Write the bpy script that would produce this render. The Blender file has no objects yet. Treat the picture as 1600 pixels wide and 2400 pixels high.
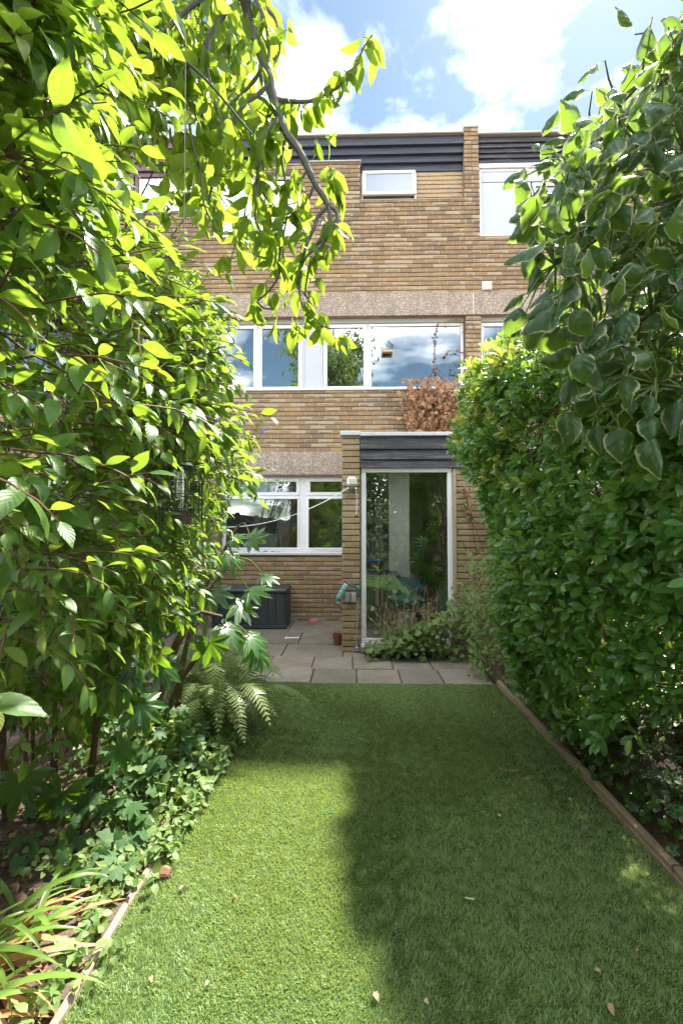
import bpy, math, random
import numpy as np
from mathutils import Vector, Matrix
random.seed(11)
RNG = np.random.default_rng(11)
scene = bpy.context.scene
COL = scene.collection

# ------------------------------------------------------------------ camera
FPX = 1067.0          # focal length in pixels of the 1600 x 2400 photograph
CAMZ = 1.5
YAW = math.atan(27 / FPX)
PITCH = math.atan(40 / FPX)
cam_d = bpy.data.cameras.new('camera')
cam = bpy.data.objects.new('camera', cam_d)
COL.objects.link(cam)
cam.location = (0, 0, CAMZ)
cam.rotation_euler = (math.radians(90) + PITCH, 0, YAW)
cam_d.sensor_fit = 'VERTICAL'
cam_d.sensor_height = 36
cam_d.lens = FPX / 2400 * 36
cam_d.clip_start = 0.05
cam_d.clip_end = 2000
scene.camera = cam

# ------------------------------------------------------------------ light
SUN_AZ = math.radians(33)      # right of the house's axis, in front of the camera
SUN_EL = math.radians(56)
SUN = Vector((math.sin(SUN_AZ) * math.cos(SUN_EL), math.cos(SUN_AZ) * math.cos(SUN_EL), math.sin(SUN_EL)))
sun_d = bpy.data.lights.new('sun', 'SUN')
sun_d.energy = 2.0
sun_d.angle = math.radians(1.8)
sun_d.color = (1.0, 0.94, 0.84)
sun = bpy.data.objects.new('sun', sun_d)
sun.rotation_euler = SUN.to_track_quat('Z', 'Y').to_euler()
sun.location = (6, 9, 14)
COL.objects.link(sun)

world = bpy.data.worlds.new('World')
scene.world = world
world.use_nodes = True
wt = world.node_tree
wt.nodes.clear()
def wn(t, **kw):
    n = wt.nodes.new(t)
    for k, v in kw.items(): setattr(n, k, v)
    return n
def wmath(op, a, b=None):
    n = wn('ShaderNodeMath', operation=op)
    for i, x in enumerate((a, b)):
        if x is None: continue
        if isinstance(x, (int, float)): n.inputs[i].default_value = x
        else: wt.links.new(x, n.inputs[i])
    return n.outputs[0]
sky = wn('ShaderNodeTexSky', sky_type='NISHITA')
sky.sun_disc = False
sky.sun_elevation = SUN_EL
sky.sun_rotation = SUN_AZ
sky.air_density = 1.0
sky.dust_density = 0.25
sky.ozone_density = 1.6
tc = wn('ShaderNodeTexCoord')
sep = wn('ShaderNodeSeparateXYZ')
wt.links.new(tc.outputs['Generated'], sep.inputs[0])
den = wmath('ADD', wmath('MAXIMUM', sep.outputs['Z'], 0.0), 0.22)
cx = wmath('DIVIDE', sep.outputs['X'], den)
cy = wmath('DIVIDE', sep.outputs['Y'], den)
comb = wn('ShaderNodeCombineXYZ')
wt.links.new(wmath('ADD', cx, -.30), comb.inputs[0]); wt.links.new(wmath('ADD', cy, .12), comb.inputs[1])
comb.inputs[2].default_value = 5.1
nz = wn('ShaderNodeTexNoise')
nz.inputs['Scale'].default_value = 2.1
nz.inputs['Detail'].default_value = 9
nz.inputs['Roughness'].default_value = 0.52
nz.inputs['Distortion'].default_value = 0.25
wt.links.new(comb.outputs[0], nz.inputs['Vector'])
ramp = wn('ShaderNodeValToRGB')
for q_ in range(2): ramp.color_ramp.elements.new(.5)
for e_, (p_, c_) in zip(ramp.color_ramp.elements, ((.425, 0.), (.483, .10), (.548, .36), (.648, .98))):
    e_.position = p_; e_.color = (c_, c_, c_, 1)
wt.links.new(nz.outputs['Fac'], ramp.inputs[0])
nz2 = wn('ShaderNodeTexNoise')
nz2.inputs['Scale'].default_value = 3.7
nz2.inputs['Detail'].default_value = 6
wt.links.new(comb.outputs[0], nz2.inputs['Vector'])
cl = wn('ShaderNodeValToRGB')
cl.color_ramp.elements[0].position = 0.3
cl.color_ramp.elements[0].color = (5.5, 5.7, 6.1, 1)
cl.color_ramp.elements[1].position = 0.62
cl.color_ramp.elements[1].color = (8.6, 8.6, 8.5, 1)
wt.links.new(nz2.outputs['Fac'], cl.inputs[0])
mix = wn('ShaderNodeMix', data_type='RGBA')
wt.links.new(ramp.outputs['Color'], mix.inputs[0])
dim = wn('ShaderNodeMix', data_type='RGBA', blend_type='MULTIPLY')
dim.inputs[0].default_value = 1.0
wt.links.new(sky.outputs[0], dim.inputs[6])
dim.inputs[7].default_value = (.140, .146, .130, 1)
wt.links.new(dim.outputs[2], mix.inputs[6])
wt.links.new(cl.outputs['Color'], mix.inputs[7])
bg = wn('ShaderNodeBackground')
bg.inputs['Strength'].default_value = 0.15
wt.links.new(mix.outputs[2], bg.inputs['Color'])
wo = wn('ShaderNodeOutputWorld')
wt.links.new(bg.outputs[0], wo.inputs[0])

vs = scene.view_settings
vs.view_transform = 'Standard'
vs.look = 'None'
vs.gamma = 1
vs.exposure = 3.4
vs.use_curve_mapping = False
scene.render.engine = 'CYCLES'
scene.cycles.use_denoising = True
scene.cycles.max_bounces = 8
scene.cycles.diffuse_bounces = 4
scene.cycles.transparent_max_bounces = 12
scene.cycles.caustics_reflective = False
scene.cycles.caustics_refractive = False
scene.cycles.sample_clamp_indirect = 6

# ------------------------------------------------------------------ pixel rays of the photograph
_cp, _sp, _cy, _sy = math.cos(PITCH), math.sin(PITCH), math.cos(YAW), math.sin(YAW)
def ray(u, v):
    x, y, z = (u - 800) / FPX, 1.0, (1200 - v) / FPX
    y, z = y * _cp - z * _sp, y * _sp + z * _cp
    return (x * _cy - y * _sy, x * _sy + y * _cy, z)
def at(u, v, Y):                      # where the ray meets the vertical plane y = Y
    d = ray(u, v); t = Y / d[1]
    return Vector((d[0] * t, Y, CAMZ + d[2] * t))
def atz(u, v, z=0.0):                 # where the ray meets the level z
    d = ray(u, v); t = (z - CAMZ) / d[2]
    return Vector((d[0] * t, d[1] * t, z))
def proj(x, y, z):                    # world -> pixel of the photograph, depth
    z = z - CAMZ
    x, y = x * _cy + y * _sy, -x * _sy + y * _cy
    y, z = y * _cp + z * _sp, -y * _sp + z * _cp
    y = max(y, 1e-3)
    return 800 + FPX * x / y, 1200 - FPX * z / y, y
def interp(pts, t):
    return float(np.interp(t, [p[0] for p in pts], [p[1] for p in pts]))

# ------------------------------------------------------------------ object helpers
def tag(o, label=None, cat=None, group=None, kind=None):
    if label: o['label'] = label
    if cat: o['category'] = cat
    if group: o['group'] = group
    if kind: o['kind'] = kind
    return o
def thing(name, label, cat, loc=(0, 0, 0), group=None):
    o = bpy.data.objects.new(name, None)
    o.empty_display_size = 0.1
    o.location = loc
    COL.objects.link(o)
    return tag(o, label, cat, group)
def link(name, me, parent=None, mat=None, kind=None):
    if mat is not None and not me.materials: me.materials.append(mat)
    o = bpy.data.objects.new(name, me)
    COL.objects.link(o)
    if parent is not None:
        o.parent = parent
        o.location = -world_loc(parent)
    if kind: o['kind'] = kind
    return o
def world_loc(o):
    p = Vector(o.location)
    while o.parent is not None:
        o = o.parent; p = p + Vector(o.location)
    return p

class MB:
    def __init__(s): s.v = []; s.f = []; s.sm = []
    def add(s, vs, fs, smooth=False):
        b = len(s.v); s.v += [tuple(p) for p in vs]
        s.f += [tuple(i + b for i in f) for f in fs]; s.sm += [smooth] * len(fs)
        return s
    def box(s, x0, x1, y0, y1, z0, z1, bev=0.0):
        if x0 > x1: x0, x1 = x1, x0
        if y0 > y1: y0, y1 = y1, y0
        if z0 > z1: z0, z1 = z1, z0
        if bev <= 0:
            v = [(x0, y0, z0), (x1, y0, z0), (x1, y1, z0), (x0, y1, z0), (x0, y0, z1), (x1, y0, z1), (x1, y1, z1), (x0, y1, z1)]
            return s.add(v, [(3, 2, 1, 0), (4, 5, 6, 7), (0, 1, 5, 4), (1, 2, 6, 5), (2, 3, 7, 6), (3, 0, 4, 7)])
        b = min(bev, (x1 - x0) * .45, (y1 - y0) * .45, (z1 - z0) * .45)
        xs = [x0, x0 + b, x1 - b, x1]; ys = [y0, y0 + b, y1 - b, y1]; zs = [z0, z0 + b, z1 - b, z1]
        idx = {}; vs = []
        def V(i, j, k):
            if (i, j, k) not in idx:
                idx[(i, j, k)] = len(vs); vs.append((xs[i], ys[j], zs[k]))
            return idx[(i, j, k)]
        fs = []
        fs.append((V(1, 2, 0), V(2, 2, 0), V(2, 1, 0), V(1, 1, 0)))
        fs.append((V(1, 1, 3), V(2, 1, 3), V(2, 2, 3), V(1, 2, 3)))
        fs.append((V(1, 0, 1), V(2, 0, 1), V(2, 0, 2), V(1, 0, 2)))
        fs.append((V(2, 3, 1), V(1, 3, 1), V(1, 3, 2), V(2, 3, 2)))
        fs.append((V(0, 2, 1), V(0, 1, 1), V(0, 1, 2), V(0, 2, 2)))
        fs.append((V(3, 1, 1), V(3, 2, 1), V(3, 2, 2), V(3, 1, 2)))
        for (k, kk) in ((0, 1), (3, 2)):
            q = [(1, 0, kk), (2, 0, kk), (2, 1, k), (1, 1, k)]; fs.append(tuple(V(*a) for a in (q if k == 3 else q[::-1])))
            q = [(2, 3, kk), (1, 3, kk), (1, 2, k), (2, 2, k)]; fs.append(tuple(V(*a) for a in (q if k == 3 else q[::-1])))
            q = [(0, 2, kk), (0, 1, kk), (1, 1, k), (1, 2, k)]; fs.append(tuple(V(*a) for a in (q if k == 3 else q[::-1])))
            q = [(3, 1, kk), (3, 2, kk), (2, 2, k), (2, 1, k)]; fs.append(tuple(V(*a) for a in (q if k == 3 else q[::-1])))
        for (i, ii, j, jj) in ((0, 1, 0, 1), (3, 2, 0, 1), (3, 2, 3, 2), (0, 1, 3, 2)):
            q = [(i, jj, 1), (ii, j, 1), (ii, j, 2), (i, jj, 2)]
            if (i == 0) != (j == 0): q = q[::-1]
            fs.append(tuple(V(*a) for a in q))
        for i, ii in ((0, 1), (3, 2)):
            for j, jj in ((0, 1), (3, 2)):
                for k, kk in ((0, 1), (3, 2)):
                    fs.append((V(i, jj, kk), V(ii, j, kk), V(ii, jj, k)))
        return s.add(vs, fs)
    def tube(s, pts, rad, n=6, cap=True):
        pts = [Vector(p) for p in pts]
        if isinstance(rad, (int, float)): rad = [rad] * len(pts)
        vs = []; fs = []
        up = None
        for i, p in enumerate(pts):
            d = (pts[min(i + 1, len(pts) - 1)] - pts[max(i - 1, 0)])
            if d.length < 1e-9: d = Vector((0, 0, 1))
            d.normalize()
            if up is None:
                up = Vector((0, 0, 1)) if abs(d.z) < .9 else Vector((1, 0, 0))
            a = d.cross(up)
            if a.length < 1e-6: a = d.cross(Vector((1, 0, 0)))
            a.normalize(); b = a.cross(d); up = b
            for k in range(n):
                t = 2 * math.pi * k / n
                vs.append(p + (a * math.cos(t) + b * math.sin(t)) * rad[i])
        for i in range(len(pts) - 1):
            for k in range(n):
                fs.append((i * n + k, i * n + (k + 1) % n, (i + 1) * n + (k + 1) % n, (i + 1) * n + k))
        if cap:
            fs.append(tuple(range(n))[::-1]); fs.append(tuple(range((len(pts) - 1) * n, len(pts) * n)))
        return s.add(vs, fs, True)
    def lathe(s, prof, c=(0, 0, 0), n=20, axis=None):
        c = Vector(c)
        R = Matrix.Identity(3) if axis is None else Vector(axis).to_track_quat('Z', 'Y').to_matrix()
        vs = []; fs = []
        for (r, z) in prof:
            for k in range(n):
                t = 2 * math.pi * k / n
                vs.append(c + R @ Vector((r * math.cos(t), r * math.sin(t), z)))
        for i in range(len(prof) - 1):
            for k in range(n):
                fs.append((i * n + k, i * n + (k + 1) % n, (i + 1) * n + (k + 1) % n, (i + 1) * n + k))
        if prof[0][0] > 1e-5: fs.append(tuple(range(n))[::-1])
        if prof[-1][0] > 1e-5: fs.append(tuple(range((len(prof) - 1) * n, len(prof) * n)))
        return s.add(vs, fs, True)
    def mesh(s, name='mesh', ang=35):
        me = bpy.data.meshes.new(name)
        me.from_pydata(s.v, [], s.f)
        me.polygons.foreach_set('use_smooth', s.sm)
        me.update()
        if any(s.sm): me.set_sharp_from_angle(angle=math.radians(ang))
        return me
    def obj(s, name, mat, parent=None, kind=None):
        return link(name, s.mesh(name), parent, mat, kind)

def quick_mesh(name, V, Fc, uv=None, rnd=None, smooth=True):
    """triangles straight from numpy arrays"""
    V = np.ascontiguousarray(V, np.float32); Fc = np.ascontiguousarray(Fc, np.int32)
    me = bpy.data.meshes.new(name)
    me.vertices.add(len(V)); me.vertices.foreach_set('co', V.ravel())
    n = len(Fc)
    me.loops.add(n * 3); me.loops.foreach_set('vertex_index', Fc.ravel())
    me.polygons.add(n)
    me.polygons.foreach_set('loop_start', np.arange(0, n * 3, 3, dtype=np.int32))
    me.polygons.foreach_set('loop_total', np.full(n, 3, np.int32))
    me.polygons.foreach_set('use_smooth', np.full(n, smooth))
    if uv is not None:
        l = me.uv_layers.new(name='UVMap')
        l.data.foreach_set('uv', np.ascontiguousarray(uv[Fc.ravel()], np.float32).ravel())
    if rnd is not None:
        a = me.attributes.new('rnd', 'FLOAT', 'POINT')
        a.data.foreach_set('value', np.ascontiguousarray(rnd, np.float32))
    me.update(calc_edges=True)
    return me

# ------------------------------------------------------------------ materials
class NT:
    def __init__(s, name):
        s.m = bpy.data.materials.new(name); s.m.use_nodes = True
        s.t = s.m.node_tree; s.t.nodes.clear()
        s.out = s.n('ShaderNodeOutputMaterial')
    def n(s, t, **kw):
        n = s.t.nodes.new(t)
        for k, v in kw.items(): setattr(n, k, v)
        return n
    def set(s, sock, v):
        if hasattr(v, 'links') or isinstance(v, bpy.types.NodeSocket): s.t.links.new(v, sock)
        elif isinstance(v, (tuple, list)) and len(v) == 3 and sock.type == 'RGBA': sock.default_value = (*v, 1)
        else: sock.default_value = v
    def math(s, op, a, b=0.0, clamp=False):
        n = s.n('ShaderNodeMath', operation=op); n.use_clamp = clamp
        s.set(n.inputs[0], a); s.set(n.inputs[1], b)
        return n.outputs[0]
    def mix(s, f, a, b, blend='MIX'):
        n = s.n('ShaderNodeMix', data_type='RGBA', blend_type=blend)
        s.set(n.inputs[0], f); s.set(n.inputs[6], a); s.set(n.inputs[7], b)
        return n.outputs[2]
    def ramp(s, f, stops, interp='LINEAR'):
        n = s.n('ShaderNodeValToRGB'); r = n.color_ramp; r.interpolation = interp
        while len(r.elements) < len(stops): r.elements.new(0.5)
        for e, (p, c) in zip(r.elements, stops):
            e.position = p
            e.color = (*c, 1) if isinstance(c, (tuple, list)) else (c, c, c, 1)
        s.set(n.inputs[0], f)
        return n.outputs[0]
    def noise(s, scale, detail=4, rough=.55, vec=None, dist=0.0):
        n = s.n('ShaderNodeTexNoise')
        n.inputs['Scale'].default_value = scale; n.inputs['Detail'].default_value = detail
        n.inputs['Roughness'].default_value = rough; n.inputs['Distortion'].default_value = dist
        if vec is not None: s.set(n.inputs['Vector'], vec)
        return n.outputs['Fac']
    def geo(s): return s.n('ShaderNodeNewGeometry').outputs['Position']
    def objco(s): return s.n('ShaderNodeTexCoord').outputs['Object']
    def mapping(s, vec, scale=(1, 1, 1), rot=(0, 0, 0)):
        n = s.n('ShaderNodeMapping'); s.set(n.inputs['Vector'], vec)
        n.inputs['Scale'].default_value = scale; n.inputs['Rotation'].default_value = rot
        return n.outputs[0]
    def rnd(s):
        a = s.n('ShaderNodeAttribute', attribute_name='rnd').outputs['Fac']
        o = s.n('ShaderNodeObjectInfo').outputs['Random']
        return s.math('FRACT', s.math('ADD', a, o))
    def bump(s, h, strength=.3, dist=.01):
        n = s.n('ShaderNodeBump'); n.inputs['Strength'].default_value = strength
        n.inputs['Distance'].default_value = dist; s.set(n.inputs['Height'], h)
        return n.outputs[0]
    def bsdf(s, col, rough=.6, spec=.4, normal=None, metal=0.0, **kw):
        b = s.n('ShaderNodeBsdfPrincipled')
        s.set(b.inputs['Base Color'], col); s.set(b.inputs['Roughness'], rough)
        s.set(b.inputs['Specular IOR Level'], spec); s.set(b.inputs['Metallic'], metal)
        if normal is not None: s.set(b.inputs['Normal'], normal)
        for k, v in kw.items(): s.set(b.inputs[k], v)
        return b.outputs[0]
    def done(s, sh):
        s.t.links.new(sh, s.out.inputs['Surface']); return s.m

def simple(name, col, rough=.55, spec=.4, var=.12, scale=6.0, bump=0.0, bscale=60.0, metal=0.0):
    k = NT(name)
    p = k.geo()
    n = k.noise(scale, 5, .6, p)
    c = k.mix(n, tuple(x * (1 - var) for x in col), tuple(min(1, x * (1 + var)) for x in col))
    nm = k.bump(k.noise(bscale, 4, .6, p), bump, .004) if bump > 0 else None
    return k.done(k.bsdf(c, rough, spec, nm, metal))

def leaf_mat(name, cols, trans, rough=.42, spec=.45, tf=.45, veins=9, vstr=.35, margin=None, mwidth=.25, vein_col=1.25, blotch=0.0, bumpd=.0009):
    """cols: list of base colours picked leaf by leaf; trans: colour of light shining through"""
    k = NT(name)
    r = k.rnd()
    stops = [(i / max(1, len(cols) - 1), c) for i, c in enumerate(cols)]
    c = k.ramp(r, stops)
    uvn = k.n('ShaderNodeUVMap'); sp = k.n('ShaderNodeSeparateXYZ'); k.t.links.new(uvn.outputs[0], sp.inputs[0])
    a = k.math('ABSOLUTE', k.math('SUBTRACT', k.math('MULTIPLY', sp.outputs[0], 2.0), 1.0))
    w = k.math('SINE', k.math('MULTIPLY', k.math('SUBTRACT', k.math('MULTIPLY', sp.outputs[1], float(veins)), k.math('MULTIPLY', a, veins * .28)), 6.2832))
    rib = k.math('POWER', k.math('ADD', k.math('MULTIPLY', w, .5), .5), 7.0)
    mid = k.math('LESS_THAN', a, .055)
    v = k.math('MAXIMUM', k.math('MULTIPLY', rib, .6), mid)
    vn = k.noise(14, 3, .6, k.geo())
    c = k.mix(k.math('MULTIPLY', vn, .25), c, (c), 'MULTIPLY')
    cv = k.mix(k.math('MULTIPLY', v, vstr), c, tuple(min(1, x * vein_col + .03) for x in cols[len(cols) // 2]))
    tcol = k.mix(k.math('MULTIPLY', v, .45), trans, tuple(x * .62 for x in trans))
    if margin is not None:
        e = k.math('MAXIMUM', a, k.math('MULTIPLY', k.math('ABSOLUTE', k.math('SUBTRACT', sp.outputs[1], .5)), 1.95))
        e = k.math('ADD', e, k.math('MULTIPLY', k.math('SUBTRACT', k.noise(30, 3, .6, k.geo()), .5), .5))
        mk = k.ramp(e, [(max(0, 1 - mwidth - .06), 0.0), (min(1, 1 - mwidth + .06), 1.0)])
        cv = k.mix(mk, cv, margin)
        tcol = k.mix(mk, tcol, tuple(min(1, x * 1.1) for x in margin))
    nm = k.bump(k.math('SUBTRACT', k.math('MULTIPLY', w, .5), k.math('MULTIPLY', mid, 1.0)), .55, bumpd)
    d = k.bsdf(cv, rough, spec, nm)
    tr = k.n('ShaderNodeBsdfTranslucent'); k.set(tr.inputs['Color'], tcol)
    mx = k.n('ShaderNodeMixShader'); mx.inputs[0].default_value = tf
    k.t.links.new(d, mx.inputs[1]); k.t.links.new(tr.outputs[0], mx.inputs[2])
    return k.done(mx.outputs[0])
# ------------------------------------------------------------------ materials of the setting
def brick_mat(name, cols, stain=.5):
    k = NT(name); p = k.geo()
    r = k.rnd()
    c = k.ramp(r, [(i / (len(cols) - 1), x) for i, x in enumerate(cols)])
    c = k.mix(k.math('MULTIPLY', k.noise(22, 6, .75, p), .55), c, (.20, .15, .105))
    spots = k.ramp(k.noise(90, 3, .5, p), [(.60, 0.0), (.70, 1.0)])
    c = k.mix(k.math('MULTIPLY', spots, .6), c, (.06, .045, .04))
    soot = k.ramp(k.noise(1.3, 5, .62, k.mapping(p, (1, 1, 1.7))), [(.42, 0.0), (.72, 1.0)])
    c = k.mix(k.math('MULTIPLY', soot, stain), c, (.115, .088, .085))
    zz = k.n('ShaderNodeSeparateXYZ'); k.t.links.new(p, zz.inputs[0])
    band = k.ramp(k.math('DIVIDE', zz.outputs[2], 8.3), [(0.0, .25), (.02, .1), (.14, .0), (.40, .0), (.425, .25), (.455, .55), (.46, .0), (.66, .05), (.75, .35), (.80, .75), (.85, .9), (.93, .3), (1.0, .9)])
    bn_ = k.ramp(k.noise(2.1, 6, .7, k.mapping(p, (2.2, 1, .8))), [(.36, 0.0), (.62, 1.0)])
    c = k.mix(k.math('MULTIPLY', k.math('MULTIPLY', band, bn_), stain * 1.3), c, (.125, .092, .09))
    moss = k.ramp(k.noise(.9, 4, .6, k.mapping(p, (1.4, 1, .9))), [(.58, 0.0), (.75, 1.0)])
    c = k.mix(k.math('MULTIPLY', moss, .3), c, (.20, .19, .07))
    nm = k.bump(k.noise(60, 6, .7, p), .55, .006)
    return k.done(k.bsdf(c, .88, .2, nm))
STOCK = [(.37, .24, .11), (.405, .262, .118), (.34, .225, .118), (.42, .28, .14), (.38, .245, .112), (.445, .275, .112), (.30, .21, .14), (.39, .26, .13), (.355, .23, .108), (.285, .20, .13)]
M = {}
M['brick'] = brick_mat('stock_brick', STOCK)
M['brick_new'] = brick_mat('pale_brick', [(.55, .38, .2), (.62, .43, .22), (.6, .41, .25), (.66, .47, .28), (.52, .36, .2)], .12)
M['brick_ext'] = brick_mat('extension_brick', [(.34, .235, .115), (.42, .30, .15), (.30, .21, .11), (.45, .32, .17), (.37, .26, .12), (.40, .28, .16)], .3)
M['mortar_bed'] = simple('shaded_bed_joints', (.24, .175, .115), .95, .1, .25, 20, .5, 120)  # same mortar toned darker: shadow of the recess put into its colour
M['mortar'] = simple('mortar', (.40, .315, .22), .95, .1, .25, 20, .5, 120)
k = NT('exposed_aggregate'); p = k.geo()
vo = k.n('ShaderNodeTexVoronoi'); vo.inputs['Scale'].default_value = 62; k.t.links.new(p, vo.inputs['Vector'])
vc = k.n('ShaderNodeSeparateXYZ'); k.t.links.new(vo.outputs['Color'], vc.inputs[0])
c = k.ramp(vc.outputs[0], [(0, (.20, .14, .10)), (.3, (.42, .32, .245)), (.6, (.55, .45, .36)), (.85, (.66, .58, .5)), (1, (.30, .2, .14))])
c = k.mix(k.ramp(vo.outputs['Distance'], [(.35, 0.0), (.75, 1.0)]), c, (.30, .24, .19))
c = k.mix(k.math('MULTIPLY', k.ramp(k.noise(1.6, 6, .7, k.mapping(p, (3.5, 1, .5))), [(.42, 0.0), (.68, 1.0)]), .5), c, (.20, .165, .14))
M['aggregate'] = k.done(k.bsdf(c, .9, .2, k.bump(k.math('SUBTRACT', 1.0, vo.outputs['Distance']), .8, .008)))
M['upvc'] = simple('white_upvc', (.80, .80, .81), .32, .5, .04, 2)
M['upvc_dirty'] = simple('weathered_white', (.70, .70, .70), .4, .4, .16, 5)
M['panel'] = simple('white_panel', (.50, .52, .56), .3, .5, .04, 1)
M['greyhead'] = simple('grey_head', (.42, .41, .38), .7, .3, .15, 4)
M['coping'] = simple('pale_coping', (.62, .64, .68), .5, .4, .1, 3)
M['flash'] = simple('lead_flashing', (.55, .56, .58), .5, .5, .15, 6)
M['seal'] = simple('dark_seal', (.05, .05, .055), .6, .3, .1, 8)
M['purple'] = simple('purple_brown_paint', (.16, .095, .12), .5, .4, .15, 5)
def board_mat(name, a, b, wear):
    k = NT(name); p = k.geo()
    g = k.noise(9, 6, .65, k.mapping(p, (.35, 3, 9)))
    c = k.mix(g, a, b)
    w = k.ramp(k.noise(3.2, 8, .78, k.mapping(p, (.45, 1, 7))), [(.50, 0.0), (.74, 1.0)])
    c = k.mix(k.math('MULTIPLY', w, wear), c, (.36, .35, .37))
    return k.done(k.bsdf(c, .62, .35, k.bump(g, .35, .004)))
M['board'] = board_mat('blue_black_boards', (.036, .041, .06), (.06, .068, .095), .25)
M['board_old'] = board_mat('weathered_black_boards', (.03, .03, .038), (.06, .058, .065), .6)
k = NT('window_glass')
fr = k.n('ShaderNodeFresnel'); fr.inputs['IOR'].default_value = 1.52
fac = k.math('MULTIPLY', fr.outputs[0], 2.8, True)
gl = k.n('ShaderNodeBsdfGlossy'); gl.inputs['Roughness'].default_value = .0; k.set(gl.inputs['Color'], (.93, .96, 1))
trp = k.n('ShaderNodeBsdfTransparent'); k.set(trp.inputs['Color'], (.86, .91, .89))
mx = k.n('ShaderNodeMixShader'); k.t.links.new(fac, mx.inputs[0]); k.t.links.new(trp.outputs[0], mx.inputs[1]); k.t.links.new(gl.outputs[0], mx.inputs[2])
M['glass'] = k.done(mx.outputs[0])
k = NT('upper_window_glass')
fr = k.n('ShaderNodeFresnel'); fr.inputs['IOR'].default_value = 1.52
fac = k.math('MULTIPLY', fr.outputs[0], 8.0, True)  # mirror share boosted to brighten the reflections in the upper panes
gl = k.n('ShaderNodeBsdfGlossy'); gl.inputs['Roughness'].default_value = .0; k.set(gl.inputs['Color'], (.95, .97, 1))
trp = k.n('ShaderNodeBsdfTransparent'); k.set(trp.inputs['Color'], (.86, .91, .89))
mx = k.n('ShaderNodeMixShader'); k.t.links.new(fac, mx.inputs[0]); k.t.links.new(trp.outputs[0], mx.inputs[1]); k.t.links.new(gl.outputs[0], mx.inputs[2])
M['glass2'] = k.done(mx.outputs[0])
M['frosted'] = simple('frosted_glass', (.30, .34, .40), .12, .6, .05, 1)
M['plaster'] = simple('interior_plaster', (.72, .70, .63), .9, .1, .05, 1)
M['carpet'] = simple('grey_carpet', (.30, .31, .29), .95, .1, .3, 30)
M['blind'] = simple('white_blind', (.42, .45, .50), .8, .1, .03, 2)
M['curtain'] = simple('pale_curtain', (.55, .58, .64), .85, .1, .06, 2)

# ------------------------------------------------------------------ bricks
BL, BH, JT = .212, .0635, .0115
CH = BH + JT
def brick_proto(seed):
    r = random.Random(seed); m = MB()
    j = lambda a: r.uniform(-a, a)
    e = .0045
    t = .0035 + j(.002)                     # top edge leans back a little
    back = [(-.5, .05, -.5), (.5, .05, -.5), (.5, .05, .5), (-.5, .05, .5)]
    sh = [(-.5 + j(.004), .003, -.5 + j(.02)), (.5 + j(.004), .003, -.5 + j(.02)), (.5 + j(.004), .003 + t, .5 + j(.02)), (-.5 + j(.004), .003 + t, .5 + j(.02))]
    ex, ez = e / BL, e / BH * 1.1
    fr_ = [(-.5 + ex, 0 + j(.001), -.5 + ez), (.5 - ex, 0 + j(.001), -.5 + ez), (.5 - ex, t + j(.001), .5 - ez), (-.5 + ex, t + j(.001), .5 - ez)]
    v = back + sh + fr_
    f = []
    for a, b in ((0, 4), (4, 8)):
        for i in range(4):
            f.append((a + i, a + (i + 1) % 4, b + (i + 1) % 4, b + i))
    f.append((8, 9, 10, 11))
    m.add(v, f)
    return m
BRICKS = [brick_proto(s) for s in range(6)]
_bm = {}
def brick_mesh(i, matname):
    if (i, matname) not in _bm:
        me = BRICKS[i].mesh('brick'); me.materials.append(M[matname]); _bm[(i, matname)] = me
    return _bm[(i, matname)]

def courses(x0, x1, z0, z1, Y, holes=(), phase=0, header=False):
    """bricks of a stretcher-bond wall face at y=Y between x0..x1, z0..z1, cut round the holes"""
    out = []; n0 = int(math.floor(z0 / CH)); r = random.Random(int(x0 * 977 + z0 * 31 + Y * 7))
    n1 = int(math.ceil(z1 / CH))
    strips = []
    for c in range(n0, n1):
        zb = max(z0, c * CH); zt = min(z1, c * CH + BH)
        if zt - zb < .012: continue
        zm = (zb + zt) / 2
        spans = [(x0, x1)]
        for (hx0, hx1, hz0, hz1) in holes:
            if hz0 - .001 < zm < hz1 + .001:
                ns = []
                for a, b in spans:
                    if hx1 <= a or hx0 >= b: ns.append((a, b)); continue
                    if hx0 > a: ns.append((a, hx0))
                    if hx1 < b: ns.append((hx1, b))
                spans = ns
        for a, b in spans:
            strips.append((a, b, zb, zt))
            st = (BL + JT)
            off = ((c % 2) * .5 + phase + r.uniform(-.06, .06)) * st
            x = math.floor((a - off) / st) * st + off
            while x < b - .015:
                xa, xb = max(a, x), min(b, x + BL)
                if xb - xa > .02:
                    out.append((xa, xb, zb, zt, Y + r.uniform(-.003, .003), r.randrange(6), r.random()))
                x += st
    return out, strips

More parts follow.
